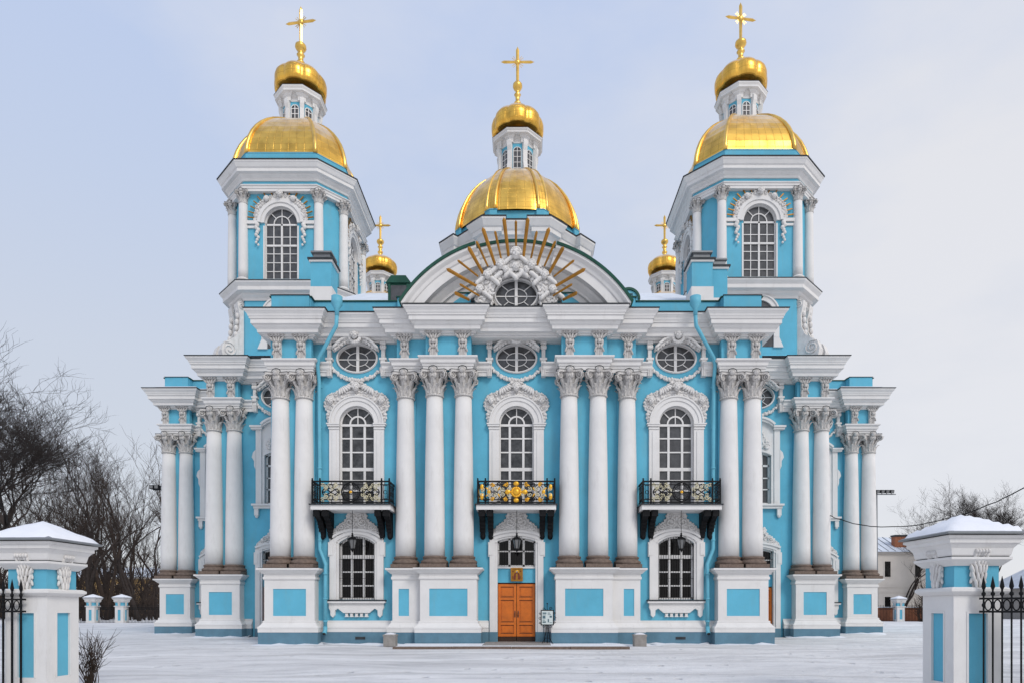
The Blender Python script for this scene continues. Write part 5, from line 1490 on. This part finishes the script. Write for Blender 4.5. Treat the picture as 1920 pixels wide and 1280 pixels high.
def gate_pillar(x, y, rz, name, label, group, w_=.84, panels=True):
    global AC
    h = w_ / 2; t = empty(name, (x, y, 0), label, 'gate pillar' if name == 'gate_pillar' else 'fence pillar', group, None, rz)
    s = MB(); e_ = .03
    s.box(-h + e_, h - e_, -h + e_, h - e_, -.1, 1.82, BLUE)
    sq = [(-h, -h), (h, -h), (h, h), (-h, h)]
    for k in range(4):
        a = k * pi / 2; f = MB(); pw = .155
        f.box(-h, -pw, -h, -h + e_ + .002, -.1, 1.82, WHITE); f.box(pw, h - e_ - .003, -h, -h + e_ + .002, -.1, 1.82, WHITE)
        f.box(-pw, pw, -h + .001, -h + e_ + .002, 1.50, 1.82, WHITE); f.box(-pw, pw, -h + .001, -h + e_ + .002, -.1, .35, WHITE)
        for q in (-pw - .03, pw): f.box(q, q + .03, -h - .012, -h + .0005, .35, 1.53, WHITE)
        f.box(-pw, pw, -h - .012, -h + .0005, 1.50, 1.53, WHITE)
        s.add([(px * cos(a) - py * sin(a), px * sin(a) + py * cos(a), z) for px, py, z in f.v], f.f, WHITE)
    s.build('shaft', t)
    hd = MB(); fr = [(-h + .03, -h + .03), (h - .03, -h + .03), (h - .03, h - .03), (-h + .03, h - .03)]
    hd.sweep(sq, [(-.3, 1.80), (.02, 1.80), (.06, 1.83), (.09, 1.86), (.09, 1.90), (.04, 1.93), (-.3, 1.935)], WHITE, True)
    hd.sweep(fr, [(0, 1.9), (0, 2.36)], BLUE, True)
    hd.sweep(sq, [(-.2, 2.28), (.0, 2.28), (.02, 2.30), (.08, 2.36), (.10, 2.38), (.10, 2.42), (-.2, 2.425)], WHITE, True)
    hd.sweep(sq, [(-.2, 2.42), (.07, 2.42), (.07, 2.435), (-.2, 2.437)], FLASH, True)
    hd.sweep(sq, [(-.2, 2.438), (.08, 2.438), (.09, 2.46), (.11, 2.56), (.15, 2.62), (.18, 2.64), (.18, 2.70), (.22, 2.72), (.22, 2.76), (-.2, 2.77)], WHITE, True)
    hd.build('head', t)
    r = MB(); q = h + .275
    r.add([(-q, -q, 2.775), (q, -q, 2.775), (q, q, 2.775), (-q, q, 2.775), (-q, -q, 2.80), (q, -q, 2.80), (q, q, 2.80), (-q, q, 2.80), (0, 0, 3.13)], [(0, 1, 2, 3), (0, 1, 5, 4), (1, 2, 6, 5), (2, 3, 7, 6), (3, 0, 4, 7), (4, 5, 8), (5, 6, 8), (6, 7, 8), (7, 4, 8)], STEEL)
    ro = r.build('roof', t)
    sn = MB(); n = 14; q -= .03; vs = []; rnd = random.Random(int(abs(x) * 100))
    for j in range(n + 1):
        for i in range(n + 1):
            u, v = 2 * i / n - 1, 2 * j / n - 1; m_ = max(abs(u), abs(v))
            z = 2.805 + .33 * (1 - m_) + (.055 * min(1, (1 - m_) * 7) - .025 * max(0, .25 - m_)) * (1 + rnd.uniform(-.2, .2)); vs.append((u * q, v * q, z))
    sn.add(vs, [(j * (n + 1) + i, j * (n + 1) + i + 1, (j + 1) * (n + 1) + i + 1, (j + 1) * (n + 1) + i) for j in range(n) for i in range(n)], SNOWC, True)
    sn.build('snow_cap', ro)
    for k in range(4):
        a = k * pi / 2
        if AC is None:
            am = acanthus_mb(); am.v = [(vx * .72, vy * (1 + .5 * max(0, vz - .3)), vz * 1.12) for vx, vy, vz in am.v]; o = am.build('acanthus_bracket', t); AC = o.data
        else:
            o = bpy.data.objects.new('acanthus_bracket', AC); COL.objects.link(o); o.parent = t
        o.location = (sin(a) * (h - .03), -cos(a) * (h - .03), 1.93); o.rotation_euler = (0, 0, a)
    return t
GPL = (-8.70, 11.95); GPR = (7.53, 11.03)
gate_pillar(*GPL, radians(-3), 'gate_pillar', 'snow capped blue and white gate pillar at the left edge, leaf bracket beside black fence', 'gate pillars in the foreground', w_=.77)
gate_pillar(*GPR, radians(1), 'gate_pillar', 'snow capped blue and white gate pillar at the right edge before a pale house', 'gate pillars in the foreground', w_=.80)

def fence(p, q, label, group, n=None, name='iron_fence', scale=1.0):
    p = Vector(p); q = Vector(q); d = q - p; ln = d.length; a = atan2(d.y, d.x)
    t = empty(name, (p.x, p.y, 0), label, 'fence', group, None, a)
    n = n or int(ln / .125); r = MB()
    for z in (1.53, 1.74): r.box(0, ln, -.022, .022, z - .016, z + .016, IRON)
    r.box(0, ln, -.022, .022, .16, .20, IRON)
    for i in range(n):
        x = ln * (i + .5) / n
        if i < n - 1: r.tube([(x + ln / n / 2 + .045 * cos(2 * pi * k / 12), 0, 1.635 + .085 * sin(2 * pi * k / 12)) for k in range(12)], .010, IRON, 4, True)
    r.build('rails', t)
    b = None
    for i in range(n):
        x = ln * (i + .5) / n
        if b is None:
            m_ = MB(); m_.box(-.013, .013, -.013, .013, 0, 1.80, IRON); m_.lathe([(.012, 1.78), (.030, 1.80), (.030, 1.83), (.014, 1.85), (.014, 1.88), (.033, 1.93), (.022, 2.0), (.002, 2.10)], IRON, 6, smooth=False)
            m_.lathe([(.013, 1.60), (.026, 1.62), (.026, 1.65), (.013, 1.67)], IRON, 6)
            b = m_.build('spear_bar', t); o = b
        else: o = b.copy(); COL.objects.link(o)
        o.location = (x, 0, 0)
    return t
fence((-12.9, 11.1), (-8.66, 11.46), 'black iron spear fence running left from the left gate pillar', 'iron fences beside the gate pillars', 29)
fence((7.46, 10.50), (9.9, 8.75), 'black iron spear fence running right from the right gate pillar', 'iron fences beside the gate pillars', 25)

# far fence at the left and right of the yard
FP = []
for i, x in enumerate((-58.2, -51.0, -47.1, -43.9, -39.8)):
    pass
def far_pillar(x, y, label, group):
    return gate_pillar(x, y, 0, 'fence_pillar', label, group, .9)
LFY, RFY = 70.0, 78.0
far_pillar(-45.6, LFY, 'small snow capped white pillar in the far fence, left one of two', 'pillars of the far fence')
far_pillar(-42.5, LFY, 'small snow capped white pillar in the far fence, right one of two, nearer the cathedral', 'pillars of the far fence')
far_pillar(45.8, RFY, 'small snow capped white pillar in the far fence before the cream house', 'pillars of the far fence')
fence((-49.2, LFY), (-46.1, LFY), 'far black park fence between left gate pillar and first small white pillar', 'far park fence panels', 20)
fence((-45.1, LFY), (-43.0, LFY), 'far black park fence between the two small white pillars', 'far park fence panels', 14)
fence((-42.0, LFY), (-36.5, LFY), 'far black park fence between second small white pillar and cathedral', 'far park fence panels', 36)
fence((41.0, RFY), (45.3, RFY), 'far black fence between cathedral and small pillar by the cream house', 'far park fence panels', 24)
fence((46.3, RFY), (52.0, RFY), 'far black fence right of the small pillar by the cream house', 'far park fence panels', 32)
mb = MB(); mb.box(41.0, 56, RFY + 1.6, RFY + 1.9, 0, 1.75, BRICK); mb.box(40.9, 56.1, RFY + 1.55, RFY + 1.95, 1.75, 1.85, SNOWC)
tag(mb.build('brick_wall'), 'low red brick wall behind the far black fence', 'wall')

# ================================================================= TREES
def tree_mesh(seed, h, spread=.55, lean=0, fork=.28, dens=1.0, levels=5, r0=None, mtl=None, upright=.25, rmin=.022):
    rnd = random.Random(seed); mb_t = MB(); mb_c = MB(); mtl = mtl or BARK
    def seg(mb, pts, rad, n): mb.tube(pts, rad, mtl, n, smooth=True)
    def grow(p, d, ln, r, lv):
        k = 4 if lv < 3 else 3; pts = [p.copy()]; rad = [r]; q = p.copy(); dd = d.copy()
        wob = .15 + .045 * lv
        for i in range(k):
            dd = (dd + Vector((rnd.gauss(0, wob), rnd.gauss(0, wob), rnd.gauss(0, wob * .5) + upright * .12 * (1 if lv else .4)))).normalized()
            q = q + dd * (ln / k); pts.append(q.copy()); r = max(r, rmin); rad.append(r * (1 - .42 * (i + 1) / k) if lv < levels else r * (1 - .75 * (i + 1) / k))
        seg(mb_t if lv == 0 else mb_c, pts, rad, 7 if lv == 0 else (5 if lv < 2 else 3))
        if lv >= levels: return
        nc = int(round((4 if lv == 0 else (4.4 if lv < 3 else 4.2)) * dens * rnd.uniform(.8, 1.25)))
        for c in range(nc):
            t = rnd.uniform(.30, 1.0)
            if c == 0: t = 1.0
            ix = min(k - 1, int(t * k)); f = t * k - ix; pp = pts[ix].lerp(pts[ix + 1], min(1, f)); rr = rad[ix] + (rad[ix + 1] - rad[ix]) * min(1, f)
            base = (pts[min(ix + 1, k)] - pts[ix]).normalized()
            a = rnd.uniform(0, 2 * pi); sp = spread * rnd.uniform(.6, 1.35) * (.6 if c == 0 else 1)
            u = base.orthogonal().normalized(); v = base.cross(u)
            nd = (base * cos(sp) + (u * cos(a) + v * sin(a)) * sin(sp))
            nd.z += upright * .5; nd.normalize()
            grow(pp, nd, ln * rnd.uniform(.50, .80) * (1.0 if lv else 1.15), rr * rnd.uniform(.58, .78), lv + 1)
    r = r0 or h * .016
    grow(Vector((0, 0, -.3)), Vector((lean, 0, 1)).normalized(), h * fork * 1.25, r, 0)
    return mb_t, mb_c
def make_tree(x, y, z, seed, h, label, group, rz=0, **k):
    t = empty('bare_tree', (x, y, z), label, 'tree', group, None, rz)
    a, b = tree_mesh(seed, h, **k)
    zz = sorted(v[2] for v in b.v); f = h / zz[int(len(zz) * .998)]
    k['r0'] = k.get('r0') or h * .014
    a, b = tree_mesh(seed, h * f, **k)
    a.build('trunk', t); b.build('crown', t)
    return t
G1 = 'bare trees in the park'
big = make_tree(-39.4, 45.0, 0, 8, 19.0, 'largest bare tree reaching in from the left edge, high spreading crown', G1, 0, spread=.56, lean=.03, fork=.26, dens=1.15, upright=.42, r0=.30, rmin=.012, levels=6)
fk = make_tree(-58.5, 82.0, 0, 12, 27, 'crooked black bare tree forking low behind the left gate pillar', G1, .6, spread=.72, lean=-.06, fork=.22, r0=.62, upright=.25)
sl1 = make_tree(-53.2, 80.0, 0, 23, 24, 'slim tall bare tree nearest the cathedral, straight thin trunk', G1, 0, spread=.38, fork=.46, r0=.36, upright=.5, dens=.84)
den = make_tree(-60.0, 96.0, 0, 34, 24, 'dense brown bare tree among the park trees left of the cathedral', G1, 0, spread=.46, fork=.38, r0=.38, mtl=BARK2, upright=.45, dens=.84)
vas = make_tree(-70, 100, 0, 45, 24, 'broad bare tree with brown twigs deep in the park at the left', G1, 0, spread=.66, fork=.24, r0=.42, mtl=BARK2, upright=.3, dens=.86)
rnd = random.Random(77)
PLACES = []
for i, px in enumerate([-30, 8, 62, 90, 122, 150, 168, 182, 199, 214, 231, 246, 262, 279, 296, 30, 75, 135, 176, 222, 254, 288, -5, 106, 192, 270]):
    yy = 78 + 62 * rnd.random() + (i // 15) * 8
    PLACES.append(((px - 985) * yy / F_PX, yy, (sl1, den, sl1, den, sl1)[i % 5] if px > 140 else (den, vas, den)[i % 3]))
WORDS = {id(sl1): 'slim bare tree with a straight thin trunk in the park left of the cathedral', id(den): 'dense brown twiggy bare tree in the park left of the cathedral', id(vas): 'broad brown bare tree deep in the park left of the cathedral'}
PLACED = []
for x, y, o in PLACES:
    c = dup(o, None, (x, y, 0), rnd.uniform(0, 6.28)); PLACED.append(c); px = 985 + x / y * F_PX
    ht = (1141 - (rnd.uniform(800, 880) if y < 140 and len(PLACED) < 16 else rnd.uniform(900, 1010))) / F_PX * y + 1.57
    k = ht / 24; c.scale = (k * .85, k * .85, k); c['label'] = WORDS[id(o)]
sl1['label'] = 'slim tall bare tree closest to the cathedral wing, thin crown clear above the others'
G2 = 'bare trees behind the right gate pillar'
c = dup(big, None, (72.0, 104, 0), 4.0); c.scale = (1.0, 1.0, 1.08); c['label'] = 'fuller brown bare tree directly behind the right gate pillar roof'; c['group'] = G2
c = dup(vas, None, (74, 108, 0), 1.2); c.scale = (.8, .8, 1.0); c['label'] = 'broad bare tree rising behind the right gate pillar roof'; c['group'] = G2
c = dup(den, None, (80, 112, 0), 2.2); c.scale = (.75, .75, .88); c['label'] = 'twiggy bare tree behind the wire at the right edge'; c['group'] = G2
c = dup(sl1, None, (66, 112, 0), .3); c.scale = (.72, .72, .72); c['label'] = 'slim small bare tree just left of the right gate pillar roof'; c['group'] = G2

# undergrowth of the park, one mass of saplings and brush
mb = MB(); rw = random.Random(6)
for i in range(430):
    yy = rw.uniform(84, 140); x = (rw.uniform(-60, 312) - 985) * yy / F_PX; h = rw.uniform(2.5, 10); p = Vector((x, yy, -.2)); d = Vector((rw.gauss(0, .12), rw.gauss(0, .12), 1)); pts = [p.copy()]
    for k in range(5):
        d = (d + Vector((rw.gauss(0, .10), rw.gauss(0, .10), 0))).normalized(); p = p + d * h / 5; pts.append(p.copy())
        for q in range(5):
            e_ = Vector((rw.gauss(0, .6), rw.gauss(0, .6), rw.uniform(.3, 1))).normalized(); l_ = h * rw.uniform(.12, .26); o_ = p - d * h / 5 * rw.random()
            mb.tube([o_, o_ + e_ * l_ * .6, o_ + e_ * l_ + Vector((0, 0, l_ * .15))], [.035, .025, .012], BARK2, 3)
    mb.tube(pts, [h * .009 * (1 - .14 * k) + .01 for k in range(6)], BARK2, 4)
tag(mb.build('undergrowth'), 'brown leafless undergrowth filling the park behind the far fence', None, None, 'stuff')
# shrubs
def shrub(x, y, seed, h, n, label, m=BARK2, group=None, spread=.5):
    rnd = random.Random(seed); mb = MB()
    for i in range(n):
        a = rnd.uniform(0, 2 * pi); sp = rnd.uniform(.1, spread); p = Vector((rnd.uniform(-.1, .1) * h, rnd.uniform(-.1, .1) * h, 0)); d = Vector((sin(sp) * cos(a), sin(sp) * sin(a), cos(sp))); pts = [p]; ln = h * rnd.uniform(.6, 1.05)
        for k in range(5):
            d = (d + Vector((rnd.gauss(0, .12), rnd.gauss(0, .12), rnd.gauss(0, .06)))).normalized(); pts.append(pts[-1] + d * ln / 5)
            if k > 0:
                for q in range(2):
                    e_ = (d + Vector((rnd.gauss(0, .55), rnd.gauss(0, .55), rnd.gauss(.1, .3)))).normalized(); mb.tube([pts[-1], pts[-1] + e_ * ln * .16, pts[-1] + e_ * ln * .26 + Vector((0, 0, ln * .03))], [h * .005, h * .004, h * .002], m, 3)
        mb.tube(pts, [h * .010 * (1 - .13 * k) for k in range(6)], m, 4)
    o = mb.build('bush', None); o.location = (x, y, 0); tag(o, label, 'bush', group); return o
shrub(-8.45, 12.9, 3, 0.98, 34, 'dry leafless bush beside the left gate pillar', BARK2)
shrub(49.2, 77.0, 9, 4.6, 40, 'leafless bush in front of the far fence by the cream house', BARK2)
shrub(47.6, 76.6, 10, 2.6, 30, 'low brown bush at the foot of the small far pillar', BARK2)

# ================================================================= BACKGROUND BUILDINGS
def far_house():
    t = empty('house', (66, 112, 0), 'two storey cream house with snowy roof beyond the far fence', 'house')
    mb = MB(); x0, x1 = -13.5, 6; mb.box(x0, x1, 0, 14, -.2, 11.4, CREAM); mb.box(x0 - .1, x1 + .1, -.12, 14.1, 5.3, 5.6, CREAM); mb.box(x0 - .08, x1 + .08, -.10, 14.1, 4.4, 4.5, CREAM)
    mb.box(x0 - .25, x1 + .25, -.3, 14.3, 11.1, 11.4, CREAM); mb.build('wall', t)
    r = MB(); r.add([(x0 - .6, -.7, 11.42), (x1 + .6, -.7, 11.42), (x1 + .6, 14.7, 11.42), (x0 - .6, 14.7, 11.42), (x0 + 4.2, 6, 14.6), (x1 - 5, 6, 14.6)], [(0, 1, 5, 4), (1, 2, 5), (2, 3, 4, 5), (3, 0, 4), (0, 3, 2, 1)], ROOFS)
    for k in range(12): x = x0 + 4 + k * 1.2; r.tube([(x, -.6, 11.5), (x + .05, 5.9, 14.62)], .05, STEEL, 4)
    ro = r.build('roof', t)
    cb = MB(); cb.box(-.2, 1.8, 1.2, 2.4, 11.8, 14.2, BRICK); cb.box(-.3, 1.9, 1.1, 2.5, 14.2, 14.5, FLASH); cb.build('chimney', ro)
    for x, z0, z1 in ((-7.6, 7.0, 9.9), (-12.6, 7.0, 9.9), (-2.2, 7.0, 9.9), (3.0, 7.0, 9.9), (-7.6, 1.8, 3.8), (-12.6, 1.8, 3.8), (-2.2, 1.8, 3.8)):
        w_ = MB(); w_.box(x - .62, x + .62, -.08, .001, z0, z1, CREAM); f = w_.build('window', t)
        g = MB(); g.box(x - .5, x + .5, -.085, -.08, z0 + .12, z1 - .12, GLASSD); g.build('pane', f)
    p = MB(); p.tube([(-4.6, -.15, 0), (-4.6, -.15, 10.9), (-4.4, -.5, 11.3)], .1, CREAM, 6); p.build('downpipe', t)
    a = MB(); a.tube([(-8.2, 6, 14.5), (-8.2, 6, 17.2)], .05, IRON, 5); a.tube([(-8.8, 6, 16.6), (-7.6, 6, 16.6)], .03, IRON, 4); a.build('aerial', ro)
far_house()
def ochre_house(x, y, w_, h, label):
    t = empty('apartment_house', (x, y, 0), label, 'building')
    m_ = MB(); m_.box(-w_ / 2, w_ / 2, 0, 12, -.2, h, OCHRE); m_.box(-w_ / 2 - .3, w_ / 2 + .3, -.3, 12.3, h, h + .4, CREAM); m_.build('wall', t)
    r = MB(); r.add([(-w_ / 2 - .4, -.5, h + .42), (w_ / 2 + .4, -.5, h + .42), (w_ / 2 + .4, 12.5, h + .42), (-w_ / 2 - .4, 12.5, h + .42), (-w_ / 2 + 4, 6, h + 3), (w_ / 2 - 4, 6, h + 3)], [(0, 1, 5, 4), (1, 2, 5), (2, 3, 4, 5), (3, 0, 4)], ROOFS); r.build('roof', t)
    n = int(w_ / 3.2)
    for i in range(n):
        for z in (1.6, 5.2):
            if z + 2.2 > h: continue
            xx = -w_ / 2 + (i + .5) * w_ / n; f = MB(); f.box(xx - .65, xx + .65, -.07, .001, z - .1, z + 2.1, CREAM); fo = f.build('window', t); g = MB(); g.box(xx - .5, xx + .5, -.075, -.071, z, z + 2, GLASSD); g.build('pane', fo)
ochre_house(-82, 150, 70, 8.5, 'long low ochre building half hidden behind the bare park trees')
def corner_house():
    t = empty('pavilion', (79, 92, 0), 'brown walled house with snowy roof behind the right iron fence', 'house')
    m_ = MB(); m_.box(-6, 6, 0, 9, -.2, 4.6, STONE); m_.build('wall', t)
    r = MB(); r.add([(-6.6, -.6, 4.6), (6.6, -.6, 4.6), (6.6, 9.6, 4.6), (-6.6, 9.6, 4.6), (-2, 4.5, 8.4), (2, 4.5, 8.4)], [(0, 1, 5, 4), (1, 2, 5), (2, 3, 4, 5), (3, 0, 4)], ROOFS); r.build('roof', t)
    for x in (-3.8, 0, 3.8):
        f = MB(); f.box(x - .7, x + .7, -.06, .001, 1.3, 3.5, CREAM); fo = f.build('window', t); g = MB(); g.box(x - .55, x + .55, -.065, -.061, 1.4, 3.4, GLASSD); g.build('pane', fo)
corner_house()

# floodlight mast
fm = empty('floodlight_mast', (47.0, 85, 0), 'tall steel floodlight mast beside the right wing of the cathedral', 'floodlight mast')
mb = MB(); mb.lathe([(.22, 0), (.11, 17.0)], STEEL, 8); mb.build('pole', fm)
mb = MB(); mb.box(-.9, 1.6 + .9, -.06, .06, 16.5, 16.62, STEEL); mb.build('crossbar', fm)
l0 = None
for k in range(5):
    x = -.55 + k * .62
    if l0 is None:
        b = MB(); b.box(-.22, .22, -.25, .12, 0, .42, IRON); b.box(-.18, .18, -.262, -.251, .04, .38, DARKIN); b.box(-.03, .03, -.03, .03, -.1, 0, IRON); l0 = b.build('floodlight', fm); o = l0
    else: o = l0.copy(); COL.objects.link(o)
    o.location = (x, 0, 16.72); o.rotation_euler = (.25, 0, 0)
fl = empty('floodlight', (-21.25, 38.7, 8.7), 'small dark floodlights on a bracket at the far left column pair', 'floodlight')
mb = MB(); mb.tube([(.6, .2, 0), (-.5, .2, 0)], .03, IRON, 5); mb.build('bracket', fl)
for k in range(2):
    b = MB(); b.box(-.12, .12, -.2, .1, -.1, .12, IRON); b.box(-.1, .1, -.206, -.201, -.08, .1, DARKIN); o = b.build('lamp', fl); o.location = (-.45 + .3 * k, .1, .12)

# overhead wire from a right wing column to beyond the frame
def wire(pts, r, label):
    P_ = [Vector(p) for p in pts]; out = []
    for i in range(len(P_) - 1):
        p0, p1, p2, p3 = P_[max(0, i - 1)], P_[i], P_[i + 1], P_[min(len(P_) - 1, i + 2)]
        for k in range(8):
            t = k / 8; out.append(.5 * ((2 * p1) + (p2 - p0) * t + (2 * p0 - 5 * p1 + 4 * p2 - p3) * t * t + (3 * p1 - p0 - 3 * p2 + p3) * t ** 3))
    out.append(P_[-1]); rn = random.Random(2); out = [v + Vector((0, 0, rn.uniform(-.02, .02))) for v in out]
    mb = MB(); mb.tube(out, r, IRON, 5); tag(mb.build('overhead_wire'), label, 'wire')
def at(px, py, y): return ((px - 985) * y / F_PX, y, 1.57 + (1141 - py) * y / F_PX)
wire([at(1556, 966, 33.9), at(1608, 982, 32), at(1680, 987, 30), at(1760, 975, 28), at(1840, 951, 26), at(1920, 914, 24), at(2020, 850, 21)], .022, 'sagging black wire from the right wing column to the right edge')

# the facade is not seen quite square on: everything stands a little left of the lens axis, in proportion to its distance
for o in [q for q in bpy.data.objects if q.parent is None and q.type in ('MESH', 'EMPTY') and q.name != 'ground']:
    if o.name.startswith(('overhead_wire', 'undergrowth')) or (o.name.startswith('bare_tree') and o in PLACED): continue
    yy = o.location.y
    if o is CATH: yy = 30.0
    if o.name.startswith('landing'): yy = 27.0
    if o.name.startswith('snow_bank'): yy = 30.0
    if o.name.startswith('brick_wall'): yy = 79.0
    o.location.x -= 16 * yy / F_PX
